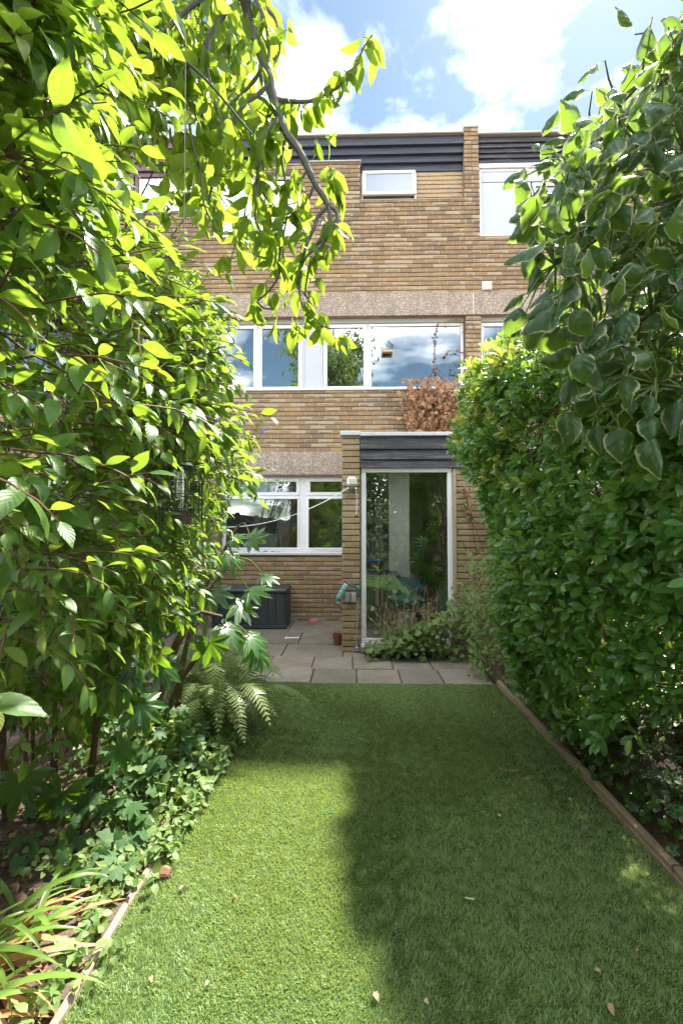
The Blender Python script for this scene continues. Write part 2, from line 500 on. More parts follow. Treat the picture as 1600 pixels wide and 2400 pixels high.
def lay(bricks, mat, wall, nmax, dark=None):
    """the bricks that show largest become objects, the rest one stuff part"""
    def vis(b):
        u, v, d = proj((b[0] + b[1]) / 2, b[4], (b[2] + b[3]) / 2)
        inside = -20 < u < 1620 and -20 < v < 2420
        clear = 470 < u < 1130
        return (not inside, not clear, -(b[1] - b[0]) / d)
    bricks = sorted(bricks, key=vis)
    for b in bricks[:nmax]:
        o = bpy.data.objects.new('brick', brick_mesh(b[5], mat)); COL.objects.link(o)
        o.parent = wall
        o.location = Vector(((b[0] + b[1]) / 2, b[4], (b[2] + b[3]) / 2)) - world_loc(wall)
        o.scale = (b[1] - b[0], 1, b[3] - b[2])
    rest = bricks[nmax:]
    if rest:
        V = []; Fc = []; R = []
        tri = []
        for f in BRICKS[0].f: tri += [(f[0], f[1], f[2]), (f[0], f[2], f[3])]
        tri = np.array(tri)
        for i, b in enumerate(rest):
            pv = np.array(BRICKS[b[5]].v) * (b[1] - b[0], 1, b[3] - b[2]) + ((b[0] + b[1]) / 2, b[4], (b[2] + b[3]) / 2)
            V.append(pv); Fc.append(tri + 12 * i); R.append(np.full(12, b[6]))
        me = quick_mesh('bricks', np.concatenate(V), np.concatenate(Fc), None, np.concatenate(R), False)
        link('bricks', me, wall, M[mat], 'stuff')

def mortar(name, strips, Y, depth, x0, x1, z0, z1, holes, parent):
    """backing of a brick wall: a slab with openings behind the bricks plus the jointing of each course"""
    m = MB()
    xs = sorted({x0, x1, *[min(max(h[0], x0), x1) for h in holes], *[min(max(h[1], x0), x1) for h in holes]})
    for a, b in zip(xs[:-1], xs[1:]):
        if b - a < 1e-4: continue
        hz = sorted([(h[2], h[3]) for h in holes if h[0] < (a + b) / 2 < h[1]])
        z = z0
        for h0, h1 in hz:
            if h0 > z + 1e-4: m.box(a, b, Y + .016, Y + depth, z, h0)
            z = max(z, h1)
        if z < z1 - 1e-4: m.box(a, b, Y + .016, Y + depth, z, z1)
    w = m.obj(name, M['mortar_bed'], parent)
    j = MB()
    for (a, b, zb, zt) in strips:
        j.box(a + .002, b - .002, Y + .0035, Y + .0155, zb + .002, zt - .002)
    if strips: j.obj('jointing', M['mortar'], w, 'stuff')
    return w

def wall(parent, name, x0, x1, z0, z1, Y, holes=(), mat='brick', nmax=0, depth=.2, phase=0):
    br, st = courses(x0, x1, z0, z1, Y, holes, phase)
    w = mortar(name, st, Y, depth, x0, x1, z0, z1, holes, parent)
    lay(br, mat, w, nmax)
    return w

def frame(m, x0, x1, z0, z1, Y, w, d, bev=.006):
    m.box(x0, x1, Y, Y + d, z0, z0 + w, bev); m.box(x0, x1, Y, Y + d, z1 - w, z1, bev)
    m.box(x0, x0 + w, Y + .002, Y + d - .002, z0 + w, z1 - w, bev); m.box(x1 - w, x1, Y + .002, Y + d - .002, z0 + w, z1 - w, bev)

def window(parent, x0, x1, z0, z1, Y, lights, fw=.05, mat='upvc', sash=True, blind=None, label=None):
    """outer frame > sash, pane for every light (x0,x1,z0,z1)"""
    m = MB(); frame(m, x0, x1, z0, z1, Y, .045, .07)
    w = m.obj('window', M[mat], parent)
    if label: w['label'] = label
    for (a, b, c, d) in lights:
        s = MB(); frame(s, a, b, c, d, Y - .012, fw, .05)
        s.obj('sash', M[mat], w)
        g = MB(); frame(g, a + fw - .004, b - fw + .004, c + fw - .004, d - fw + .004, Y + .006, .007, .012, 0)
        g.obj('gasket', M['seal'], w)
        q = MB(); q.box(a + fw - .004, b - fw + .004, Y + .0125, Y + .0165, c + fw - .004, d - fw + .004)
        q.obj('pane', M['glass2' if z0 > 3 else 'glass'], w)
        if blind:
            q = MB()
            zb = d - fw - (d - c - 2 * fw) * blind
            q.box(a + .02, b - .02, Y + .075, Y + .08, zb, d - .02)
            q.obj('blind', M['blind'], w)
    return w

# ------------------------------------------------------------------ ground
ground_m = NT('bare_soil'); p = ground_m.geo()
sc_ = ground_m.mix(ground_m.noise(14, 7, .7, p), (.05, .036, .026), (.15, .11, .08))
sc_ = ground_m.mix(ground_m.math('MULTIPLY', ground_m.noise(70, 3, .6, p), .5), sc_, (.22, .17, .13))
M['soil'] = ground_m.done(ground_m.bsdf(sc_, .95, .1, ground_m.bump(ground_m.noise(45, 6, .7, p), .9, .02)))
g = MB(); g.add([(-150, -150, -.06), (150, -150, -.06), (150, 150, -.06), (-150, 150, -.06)], [(0, 1, 2, 3)])
tag(g.obj('ground', M['soil']), kind='structure')
# the soil of the beds: a gently lumpy sheet
def bed(x0, x1, y0, y1, name):
    nx, ny = int((x1 - x0) / .05) + 1, int((y1 - y0) / .05) + 1
    V = []; Fq = []
    r = random.Random(3)
    for j in range(ny + 1):
        for i in range(nx + 1):
            x = x0 + (x1 - x0) * i / nx; y = y0 + (y1 - y0) * j / ny
            h = .012 * math.sin(x * 5 + y * 3) + .012 * math.sin(y * 7.3 - x * 2) + r.uniform(-.008, .008)
            V.append((x, y, -.005 + h))
    for j in range(ny):
        for i in range(nx):
            a = j * (nx + 1) + i
            Fq += [(a, a + 1, a + nx + 2), (a, a + nx + 2, a + nx + 1)]
    me = quick_mesh(name, np.array(V), np.array(Fq))
    return tag(link(name, me, None, M['soil']), kind='structure')
LX0, LX1 = -.883, 1.371        # lawn between the two timber edgings
LY1 = 4.47
bed(-2.5, LX0 - .03, -1.2, LY1 - .02, 'planting_bed')
bed(LX1 + .03, 1.98, -1.2, LY1 + .9, 'planting_bed')

# ------------------------------------------------------------------ lawn
k = NT('turf_backing'); p = k.geo()
c = k.mix(k.noise(26, 5, .6, p), (.022, .05, .012), (.05, .095, .025))
M['turf'] = k.done(k.bsdf(c, .9, .15, k.bump(k.noise(160, 3, .6, p), .8, .01)))
g = MB(); g.box(LX0, LX1, -3.6, LY1, -.05, .004)
tag(g.obj('lawn', M['turf']), kind='structure')
k = NT('turf_blades'); p = k.geo()
r = k.n('ShaderNodeAttribute', attribute_name='rnd').outputs['Fac']
c = k.ramp(r, [(0, (.08, .15, .042)), (.35, (.135, .235, .075)), (.7, (.20, .31, .12)), (.9, (.31, .40, .20)), (1, (.42, .47, .30))])
cl_n = k.ramp(k.noise(34, 4, .65, k.mapping(p, (1, .8, 0))), [(.40, 0.0), (.62, 1.0)])
c = k.mix(k.math('MULTIPLY', cl_n, .7), c, (.28, .39, .155))
dk_n = k.ramp(k.noise(19, 4, .65, k.mapping(p, (1, .7, 0))), [(.52, 0.0), (.68, 1.0)])
c = k.mix(k.math('MULTIPLY', dk_n, .6), c, (.055, .10, .026))
sheen = k.ramp(k.noise(2.3, 5, .62, k.mapping(p, (1, .6, 0))), [(.34, 0.0), (.66, 1.0)])  # broad pale sheen of the turf, painted into the blade colour
c = k.mix(k.math('MULTIPLY', sheen, .55), c, (.24, .36, .14))
d = k.bsdf(c, .40, .45)
tr = k.n('ShaderNodeBsdfTranslucent'); k.set(tr.inputs['Color'], (.46, .54, .10))
mx = k.n('ShaderNodeMixShader'); mx.inputs[0].default_value = .33
k.t.links.new(d, mx.inputs[1]); k.t.links.new(tr.outputs[0], mx.inputs[2])
M['blade'] = k.done(mx.outputs[0])
def turf():
    zones = [(1.0, 1.5, 52000), (1.5, 2.2, 60000), (2.2, 3.2, 46000), (3.2, LY1, 34000), (-.6, 1.0, 7000), (-3.5, -.6, 1500)]
    P = []
    for y0, y1, dens in zones:
        n = int((LX1 - LX0) * (y1 - y0) * dens)
        P.append(np.stack([RNG.uniform(LX0 + .004, LX1 - .004, n), RNG.uniform(y0, y1 - .004, n)], 1))
    P = np.concatenate(P); n = len(P)
    # pile lies in drifts: the lean follows a slow swirl
    sw_ = np.sin(P[:, 0] * 31 + 2 * np.sin(P[:, 1] * 23)) * np.cos(P[:, 1] * 27 + 2 * np.sin(P[:, 0] * 19))
    ang = 1.9 * sw_ + 1.6 * np.sin(P[:, 0] * 2.1 + 1.3 * np.sin(P[:, 1] * 1.7)) + 1.3 * np.cos(P[:, 1] * 2.7 + P[:, 0] * 1.1) + RNG.normal(0, .9, n) - 1.2
    lean = np.clip(RNG.normal(.75, .35, n), .05, 1.35)
    L = RNG.uniform(.012, .023, n) * np.where(P[:, 1] < 1.0, 1.3, 1)
    wd = RNG.uniform(.0008, .0013, n) * np.where(P[:, 1] < 1.0, 2.0, 1)
    far = np.clip((P[:, 1] - 1.2) / 3, 0, 1); wd *= 1 + .5 * far
    d = np.stack([np.cos(ang), np.sin(ang)], 1)
    fa = RNG.uniform(0, 6.283, n)
    s = np.stack([np.cos(fa), np.sin(fa)], 1) * wd[:, None]
    z0 = .002
    b = np.zeros((n, 5, 3))
    b[:, 0, :2] = P - s; b[:, 1, :2] = P + s; b[:, :2, 2] = z0
    h1 = L * .55 * np.cos(lean * .55); o1 = L * .55 * np.sin(lean * .55)
    h2 = h1 + L * .45 * np.cos(lean * 1.25); o2 = o1 + L * .45 * np.sin(lean * 1.25)
    m = P + d * o1[:, None]
    b[:, 2, :2] = m + s * .85; b[:, 3, :2] = m - s * .85; b[:, 2:4, 2] = (z0 + h1)[:, None]
    b[:, 4, :2] = P + d * o2[:, None]; b[:, 4, 2] = np.maximum(z0 + h2, .004)
    tri = np.array([(0, 1, 2), (0, 2, 3), (3, 2, 4)])
    Fc = (tri[None] + (np.arange(n) * 5)[:, None, None]).reshape(-1, 3)
    rn = RNG.random(n) ** 1.15
    me = quick_mesh('grass', b.reshape(-1, 3), Fc, None, np.repeat(rn, 5), True)
    o = link('grass', me, None, M['blade'])
    tag(o, 'short bright green artificial turf pile covering the lawn', 'grass', None, 'stuff')
turf()

# ------------------------------------------------------------------ patio
M['slabs'] = []
k = NT('concrete_paving'); p = k.geo(); r = k.rnd()
c = k.ramp(r, [(0, (.18, .16, .13)), (.3, (.26, .225, .18)), (.55, (.30, .235, .18)), (.8, (.22, .20, .165)), (1, (.32, .285, .235))])
c = k.mix(k.math('MULTIPLY', k.noise(5, 7, .7, p), .75), c, (.17, .15, .12))
c = k.mix(k.math('MULTIPLY', k.ramp(k.noise(3.4, 7, .7, p), [(.45, 0.0), (.66, 1.0)]), .6), c, (.12, .115, .075))
c = k.mix(k.math('MULTIPLY', k.ramp(k.noise(130, 2, .5, p), [(.62, 0.0), (.7, 1.0)]), .4), c, (.45, .43, .4))
M['slab'] = k.done(k.bsdf(c, .9, .25, k.bump(k.noise(50, 6, .7, p), .4, .006)))
base = MB(); base.box(-2.42, 1.4, LY1, 5.58, -.058, -.022); base.box(-2.42, -.14, 5.58, 7.44, -.058, -.022)
patio = tag(base.obj('patio', M['soil']), kind='structure')
def slab(x0, x1, y0, y1):
    r = random.Random(int(x0 * 1000 + y0 * 77)); m = MB()
    dz = r.uniform(-.004, .004)
    m.box(x0 + .005, x1 - .005, y0 + .005, y1 - .005, -.02, .006 + dz, .006)
    o = m.obj('paving_slab', M['slab'], patio)
    o.rotation_euler = (r.uniform(-.002, .002), r.uniform(-.002, .002), 0)
def slab_row(y0, y1, xs):
    for a, b in zip(xs[:-1], xs[1:]): slab(a, b, y0, y1)
slab_row(LY1 + .003, 4.93, [-2.22, -1.77, -1.32, -.87, -.42, .035, .475, .89, 1.35])
slab_row(4.93, 5.40, [-2.3, -1.85, -1.4, -.93, -.45, -.005, .43, .86, 1.35])
slab_row(5.40, 5.595, [-.12, .33, .78, 1.35])
slab_row(5.40, 5.97, [-2.35, -1.45, -.85, -.125])
slab_row(5.97, 6.60, [-2.3, -1.6, -.72, -.15])
slab_row(6.60, 7.42, [-2.40, -1.75, -.95, -.15])

# ------------------------------------------------------------------ the terraced house
YF = 7.45; YE = 5.6
PLX0, PLX1, PRX0, PRX1 = -2.644, -2.405, 1.862, 2.104
XL, XR = -2.525, 1.983                     # party-wall centre lines
house = thing('terraced_house', 'three storey yellow brick terraced house with flat roof and glazed ground floor extension', 'house', (-.27, YF, 0))
H = .12                                    # recess of the windows
W1 = (-2.385, 1.862, 3.81, 5.04)
GW = (-2.2, -.05, 1.10, 2.39)
UW = (-2.40, -.875, 6.43, 7.60)
SW = (.125, 1.862, 7.02, 8.2)
holes = [W1, UW, SW, (-2.525, 1.983, 5.04, 5.424), (-2.525, -.0, 2.39, 2.774), GW, (-.02, 1.86, -.1, 2.5), (XL, .125, 7.68, 8.3), (XL, PLX1, 7.68, 8.4)]
wmain = wall(house, 'wall', XL, PRX0 - .001, 0, 7.68, YF, holes[:7], 'brick', 265)
# right party pier rising above the roof
bp, sp_ = courses(PRX0, PRX1 - .12, 2.8, 8.24, YF, [(PRX0 - .1, XR, 5.04, 5.424)], .5)
wp = mortar('party_pier', sp_, YF, .5, PRX0, XR, 2.8, 8.24, [(PRX0 - .1, XR + .1, 5.04, 5.424)], house)
lay(bp, 'brick', wp, 35)
m = MB(); m.box(PRX0 - .012, PRX1 + .012, YF - .012, YF + .5, 8.24, 8.275, .004); m.obj('pier_coping', M['greyhead'], house)
# recessed pale brick infill beside the small window
INF = wall(house, 'infill_wall', 1.085, 1.862, 7.03, 7.60, YF + .10, (), 'brick_new', 60, .12)
m = MB(); m.box(.125, 1.862, YF - .002, YF + .32, 7.016, 7.03); m.obj('ledge', M['mortar'], house)
# concrete bands
for (x0, x1, z0, z1) in ((XL, 1.988, 5.04, 5.424), (XL, -.135, 2.392, 2.774)):
    m = MB(); m.box(x0 + .004, x1 - .006, YF - .012, YF + .2, z0, z1, .004); m.obj('concrete_band', M['aggregate'], house)
m = MB(); m.box(1.984, 1.996, YF - .010, YF + .1, 5.045, 5.42); m.obj('band_joint', M['coping'], house)
# first floor window range
def lights_row(xs, z0, z1): return [(a, b, z0, z1) for a, b in xs]
m = MB(); m.box(-2.38, 1.86, YF + H - .03, YF + H + .1, 4.965, 5.04); m.obj('window_head', M['greyhead'], house)
window(house, -2.375, -1.608, 3.825, 4.965, YF + H, [(-2.365, -1.618, 3.835, 4.955)], .062)
window(house, -1.606, -.848, 3.825, 4.965, YF + H, [(-1.596, -.858, 3.835, 4.955)], .062)
m = MB(); m.box(-.847, -.505, YF + H - .004, YF + H + .06, 3.825, 4.965, .004)
m.box(-.847, -.82, YF + H - .016, YF + H - .004, 3.825, 4.965, .003); m.box(-.53, -.505, YF + H - .016, YF + H - .004, 3.825, 4.965, .003)
m.obj('infill_panel', M['panel'], house)
window(house, -.504, .252, 3.825, 4.965, YF + H, [(-.494, .242, 3.835, 4.955)], .062)
window(house, .254, 1.858, 3.825, 4.965, YF + H, [(.262, 1.85, 3.832, 4.957)], .05)
m = MB(); m.box(.33, 1.8, YF + H + .25, YF + H + .256, 4.64, 4.95); m.obj('roller_blind', M['blind'], house)
m = MB(); m.box(-2.38, 1.858, YF - .02, YF + H + .05, 3.795, 3.824, .006); m.obj('window_sill', M['upvc_dirty'], house)
# upper windows
window(house, -2.395, -.878, 6.435, 7.56, YF + H, [(-2.385, -1.65, 6.445, 7.55), (-1.64, -.888, 6.445, 7.55)], .055, blind=1.0)
m = MB(); m.box(-2.395, -.878, YF + .02, YF + .2, 7.56, 7.62); m.obj('window_head', M['greyhead'], house)
m = MB(); m.box(-2.4, -.87, YF - .015, YF + .14, 6.405, 6.434, .005); m.obj('window_sill', M['greyhead'], house)
sw = window(house, .14, 1.083, 7.032, 7.59, YF + .10, [], .05)
s = MB()                                   # top-hung light standing ajar
def tilt(m, zt, Yp, a):
    o = []
    for (x, y, z) in m.v:
        dy, dz = y - Yp, z - zt
        o.append((x, Yp + dy * math.cos(a) + dz * math.sin(a), zt - dy * math.sin(a) + dz * math.cos(a)))
    m.v = o; return m
frame(s, .165, 1.06, 7.10, 7.575, YF + .06, .055, .045); tilt(s, 7.575, YF + .08, .16).obj('sash', M['upvc'], sw)
q = MB(); q.box(.215, 1.01, YF + .078, YF + .082, 7.15, 7.525); tilt(q, 7.575, YF + .08, .16).obj('pane', M['frosted'], sw)
q = MB(); q.box(.2, 1.02, YF + .19, YF + .196, 7.1, 7.57); q.obj('blind', M['blind'], sw)
q = MB(); q.box(.59, .60, YF + .02, YF + .1, 7.075, 7.085); q.tube([(.595, YF + .03, 7.1), (.595, YF + .05, 7.05)], .006); q.obj('window_stay', M['seal'], sw)
# flashing on top of the wall left of the small window
m = MB(); m.box(-.88, .145, YF - .03, YF + .1, 7.682, 7.70, .004); m.obj('flashing', M['flash'], house)
# fascia boards, each one set a little behind the one above
def fascia(parent, x0, x1, tops, bot, Y, step, mat, name='fascia_board', sag=0):
    zs = tops + [bot]
    r = random.Random(int(x0 * 100))
    for i in range(len(tops)):
        m = MB(); y = Y + i * step
        z1, z0 = zs[i] - .002, zs[i + 1] - .028
        vs = [(x0, y + .0, z0), (x1, y + .0, z0 + r.uniform(-.004, .004)), (x1, y + .03, z1 + r.uniform(-.003, .003)), (x0, y + .03, z1),
              (x0, y + .05, z0), (x1, y + .05, z0), (x1, y + .052, z1), (x0, y + .052, z1)]
        m.add(vs, [(0, 1, 2, 3), (7, 6, 5, 4), (4, 5, 1, 0), (3, 2, 6, 7), (0, 3, 7, 4), (1, 5, 6, 2)])
        m.obj(name, M[mat], parent)
fascia(house, XL, PRX0 - .004, [8.135, 8.0, 7.865], 7.735, YF + .0, .028, 'board')
fascia(house, .145, PRX0 - .004, [7.735], 7.60, YF + .085, .02, 'board')
m = MB(); m.box(XL, PRX0 - .002, YF - .03, YF + .35, 8.137, 8.165, .008); m.obj('roof_edge', M['greyhead'], house)
m = MB(); m.box(XL, 1.98, YF + .36, YF + 8.5, 8.0, 8.13); m.obj('roof', M['greyhead'], house)
# shell of the rooms behind the windows
m = MB()
m.box(XL + .01, XL + .1, YF + .21, YF + 5, 0, 8.0); m.box(1.88, 1.975, YF + .51, YF + 5, 0, 8.0)
m.box(XL + .1, 1.88, YF + 4.9, YF + 5, 0, 8.0)
for z in (2.60, 5.25): m.box(XL + .1, 1.86, YF + .21, YF + 4.9, z, z + .18)
m.obj('inner_walls', M['plaster'], house)
m = MB(); m.box(XL + .1, 1.88, YF + .0, YF + 4.9, -.02, .07); m.obj('inside_floor', M['carpet'], house)
# ground floor window
GY = YF + H
def gl_window():
    m = MB(); frame(m, -2.19, -.06, 1.125, 2.37, GY, .045, .07)
    m.box(-.90, -.76, GY - .002, GY + .068, 1.17, 2.325, .006)
    m.box(-2.145, -.90, GY - .001, GY + .067, 2.01, 2.09, .005); m.box(-.76, -.105, GY - .001, GY + .067, 2.01, 2.09, .005)
    w = m.obj('window', M['upvc'], house)
    for (a, b, c, d, fw) in ((-2.15, -.89, 2.06, 2.345, .055), (-.765, -.10, 2.06, 2.345, .055), (-2.15, -.895, 1.16, 2.03, .03), (-.765, -.10, 1.16, 2.03, .03)):
        s = MB(); frame(s, a, b, c, d, GY - .016, fw, .05); s.obj('sash', M['upvc'], w)
        q = MB(); q.box(a + fw - .004, b - fw + .004, GY + .0125, GY + .0165, c + fw - .004, d - fw + .004); q.obj('pane', M['glass'], w)
        g_ = MB(); frame(g_, a + fw - .004, b - fw + .004, c + fw - .004, d - fw + .004, GY + .002, .007, .009, 0); g_.obj('gasket', M['seal'], w)
gl_window()
m = MB(); m.box(-2.2, -.05, YF - .03, GY + .08, 1.075, 1.123, .008); m.obj('window_sill', M['upvc_dirty'], house)
m = MB(); m.box(-2.2, -.05, YF + .03, YF + .2, 2.372, 2.39); m.obj('window_head', M['greyhead'], house)

# glazed extension ------------------------------------------------
EX0, EX1, ED0, ED1, EX2 = -.136, .085, .098, 1.225, 1.86
ext_l = wall(house, 'extension_pier', EX0, EX1, -.03, 2.655, YE, (), 'brick_ext', 60, .2, .0)
ext_r = wall(house, 'extension_wall', 1.262, EX2, -.03, 2.24, YE + .01, (), 'brick_ext', 60, .2, .3)
m = MB(); m.box(EX0 + .01, EX1 - .005, YE + .201, YF, -.03, 2.655); m.obj('extension_side_wall', M['mortar'], house)
m = MB(); m.box(1.72, 1.85, YE + .22, YF + .4, -.03, 2.4); m.obj('extension_side_wall', M['plaster'], house)
m = MB(); m.box(1.226, 1.262, YE + .0, YE + .12, .09, 2.24, .004); m.obj('render_strip', M['mortar'], house)
m = MB(); m.box(EX0 - .02, EX1 + .01, YE - .03, YE + .23, 2.656, 2.71, .006); m.obj('pier_coping', M['coping'], house)
for a, b in ((EX1 + .012, .25), (.252, .99), (.992, 1.30), (1.302, EX2)):
    m = MB(); m.box(a, b, YE - .045, YE + .02, 2.645, 2.69, .005); m.obj('roof_trim', M['coping'], house)
fascia(house, EX1 + .004, EX2, [2.643, 2.515, 2.387], 2.285, YE - .03, .006, 'board_old')
m = MB(); m.box(EX1, EX2 - .01, YE + .03, YE + .2, 2.28, 2.64); m.obj('fascia_backing', M['seal'], house)
m = MB(); m.box(EX0, EX2, YE + .21, YE + .35, 2.52, 2.64); m.box(EX0, .15, YE + .35, YF - .3, 2.52, 2.64); m.box(1.65, EX2, YE + .35, YF - .3, 2.52, 2.64); m.box(EX0, EX2, YF - .3, YF - .002, 2.52, 2.64); m.obj('extension_roof', M['greyhead'], house)  # unseen roof, with an opening added to let skylight into the room
dm = MB(); frame(dm, ED0, ED1, .10, 2.262, YE + .03, .062, .08, .008)
dm.box(ED0 - .005, ED1 + .005, YE + .005, YE + .15, .055, .099, .006)
door = dm.obj('patio_door', M['upvc'], house)
q = MB(); q.box(ED0 + .058, ED1 - .058, YE + .065, YE + .069, .158, 2.204); q.obj('pane', M['glass'], door)
g_ = MB(); frame(g_, ED0 + .056, ED1 - .056, .156, 2.206, YE + .05, .008, .01, 0); g_.obj('gasket', M['seal'], door)
m = MB(); m.box(EX1 + .001, 1.26, YE + .012, YE + .2, -.03, .054); m.obj('threshold', M['mortar'], house)
m = MB(); m.box(EX1, 1.72, YE + .2, YF + .0, -.02, .068); m.obj('inside_floor', M['carpet'], house)

# ------------------------------------------------------------------ neighbours
nr = thing('terraced_house', 'neighbouring brick terraced house with weathered black fascia and white boarded window', 'house', (4.2, YF, 0))
XR2 = 6.4
nh = [(PRX1 + .012, 4.2, 6.385, 7.60), (PRX1 + .012, 5.6, 3.81, 5.04), (XR, XR2, 5.04, 5.424), (PRX1 + .012, 5.5, .9, 2.6)]
wr = wall(nr, 'wall', PRX1 - .119, XR2, 0, 7.60, YF + .001, nh[:4], 'brick', 110)
bp, sp_ = courses(PRX1 - .119, PRX1, 7.6, 8.24, YF, (), .5)
wq = mortar('party_pier', sp_, YF, .5, XR + .001, PRX1, 7.6, 8.24, (), nr); lay(bp, 'brick', wq, 12)
m = MB(); m.box(1.994, XR2, YF - .012, YF + .2, 5.04, 5.424, .004); m.obj('concrete_band', M['aggregate'], nr)
fascia(nr, PRX1 + .004, XR2, [8.12, 8.03, 7.945, 7.86, 7.775, 7.69], 7.63, YF + .03, .006, 'board_old')
m = MB(); m.box(PRX1 + .002, XR2, YF - .01, YF + .35, 8.122, 8.155, .008); m.obj('roof_edge', M['greyhead'], nr)
m = MB(); m.box(PRX1, XR2, YF + .36, YF + 8.5, 8.0, 8.12); m.obj('roof', M['greyhead'], nr)
m = MB(); m.box(PRX1 + .012, 4.2, YF + .02, YF + .2, 7.56, 7.625); m.obj('window_head', M['upvc'], nr)
window(nr, PRX1 + .016, 4.19, 6.395, 7.555, YF + .05, [(3.0, 4.15, 6.44, 7.3)], .06, blind=1.0)
m = MB(); m.box(PRX1 + .06, 2.98, YF + .052, YF + .075, 6.44, 7.32, .003); m.box(PRX1 + .06, 4.15, YF + .05, YF + .075, 7.33, 7.5, .003); m.obj('white_panel', M['panel'], nr)
m = MB(); m.box(PRX1 + .015, 5.6, YF + H - .03, YF + H + .1, 4.965, 5.04); m.obj('window_head', M['greyhead'], nr)
window(nr, PRX1 + .016, 3.2, 3.825, 4.963, YF + H, [(PRX1 + .026, 3.19, 3.835, 4.953)], .062, blind=.9)
window(nr, 3.202, 5.59, 3.825, 4.963, YF + H, [(3.212, 5.58, 3.835, 4.953)], .062, blind=.5)
m = MB(); m.box(PRX1 + .014, 5.5, YF + .15, YF + .19, .9, 2.6); m.obj('infill_panel', M['panel'], nr)
m = MB(); m.box(XR2 - .1, XR2 - .002, YF + .21, YF + 5, 0, 8.0); m.box(XR + .01, XR2 - .1, YF + 4.9, YF + 5, 0, 8); m.box(XR + .01, XR2 - .1, YF + .21, YF + 4.9, 5.25, 5.43); m.obj('inner_walls', M['plaster'], nr)

nl = thing('terraced_house', 'neighbouring brick terraced house with purple brown window frames behind the leaves', 'house', (-4.8, YF, 0))
XL2 = -7.2
hl = [(-6.2, PLX0 + .005, 6.84, 7.75), (-6.2, PLX0 + .005, 3.75, 5.04), (XL2, XL, 5.04, 5.424), (-6.2, -3.0, .9, 2.5)]
wl = wall(nl, 'wall', XL2, XL - .001, 0, 7.68, YF + .001, hl, 'brick', 120)
m = MB(); m.box(XL2, XL - .002, YF - .012, YF + .2, 5.04, 5.424, .004); m.obj('concrete_band', M['aggregate'], nl)
fascia(nl, XL2, XL - .004, [8.135, 8.02, 7.9, 7.8], 7.70, YF + .0, .01, 'purple')
m = MB(); m.box(XL2, XL - .002, YF - .03, YF + .35, 8.137, 8.165, .008); m.obj('roof_edge', M['greyhead'], nl)
m = MB(); m.box(XL2, XL - .005, YF + .36, YF + 8.5, 8.0, 8.13); m.obj('roof', M['greyhead'], nl)
window(nl, -6.19, -2.655, 6.845, 7.62, YF + .06, [(-6.15, -4.9, 6.88, 7.59), (-4.88, -3.75, 6.88, 7.59), (-3.73, -2.70, 6.88, 7.59)], .06, 'purple', blind=.8)
m = MB(); m.box(-6.19, -2.66, YF + .02, YF + .2, 7.622, 7.70); m.obj('window_head', M['purple'], nl)
window(nl, -6.19, -2.66, 3.76, 5.035, YF + H, [(-6.15, -4.5, 3.8, 5.0), (-4.48, -3.4, 3.8, 5.0), (-3.38, -2.70, 3.8, 5.0)], .06, 'purple', blind=.5)
window(nl, -6.19, -3.01, .91, 2.49, YF + H, [(-6.15, -4.5, .95, 2.45), (-4.48, -3.05, .95, 2.45)], .06, 'purple')
m = MB(); m.box(XL2 + .002, XL2 + .1, YF + .21, YF + 5, 0, 8.0); m.box(XL2 + .1, XL - .01, YF + 4.9, YF + 5, 0, 8); m.box(XL2 + .1, XL - .01, YF + .21, YF + 4.9, 5.25, 5.43); m.obj('inner_walls', M['plaster'], nl)
# ------------------------------------------------------------------ leaf shapes (base at origin, tip along +y, face up +z)
def leaf(L=1., W=.45, n=6, m=1, peak=.5, sharp=1.0, fold=.22, droop=.5, wave=0., curl=0., petiole=.12, twist=0.):
    rows = []
    ph = 0.; y = 0.; z = 0.; ds = L / n
    V = []; UV = []; T = []
    k = math.log(.5) / math.log(peak)
    for i in range(n + 1):
        t = i / n
        w = W * L / 2 * max(.0, math.sin(math.pi * min(1, max(0, t)) ** k)) ** sharp
        w *= 1 - .35 * t ** 5
        if i == 0: w = .012 * L
        if i == n: w = .004 * L
        for j in range(-m, m + 1):
            a = j / m
            zz = abs(a) * w * fold - curl * w * abs(a) ** 3 + (wave * L * math.sin(t * 15 + a * 2.1) * abs(a))
            tw = twist * (t - .3)
            x_, z_ = a * w * math.cos(tw) - zz * math.sin(tw), a * w * math.sin(tw) + zz * math.cos(tw)
            V.append((x_, y - z_ * math.sin(ph), z + z_ * math.cos(ph)))
            UV.append(((a + 1) / 2, t))
        ph = -droop * ((i + .5) / n) ** 1.2
        y += ds * math.cos(ph); z += ds * math.sin(ph)
    c = 2 * m + 1
    for i in range(n):
        for j in range(c - 1):
            q = i * c + j
            if i == 0: pass
            T += [(q, q + 1, q + c + 1), (q, q + c + 1, q + c)]
    if petiole > 0:
        b = len(V); w = .012 * L
        V += [(-w, -petiole * L, 0), (w, -petiole * L, 0)]; UV += [(.5, 0), (.5, 0)]
        T += [(b, b + 1, c - 1), (b, c - 1, 0)]
    return dict(v=np.array(V), f=np.array(T), uv=np.array(UV))

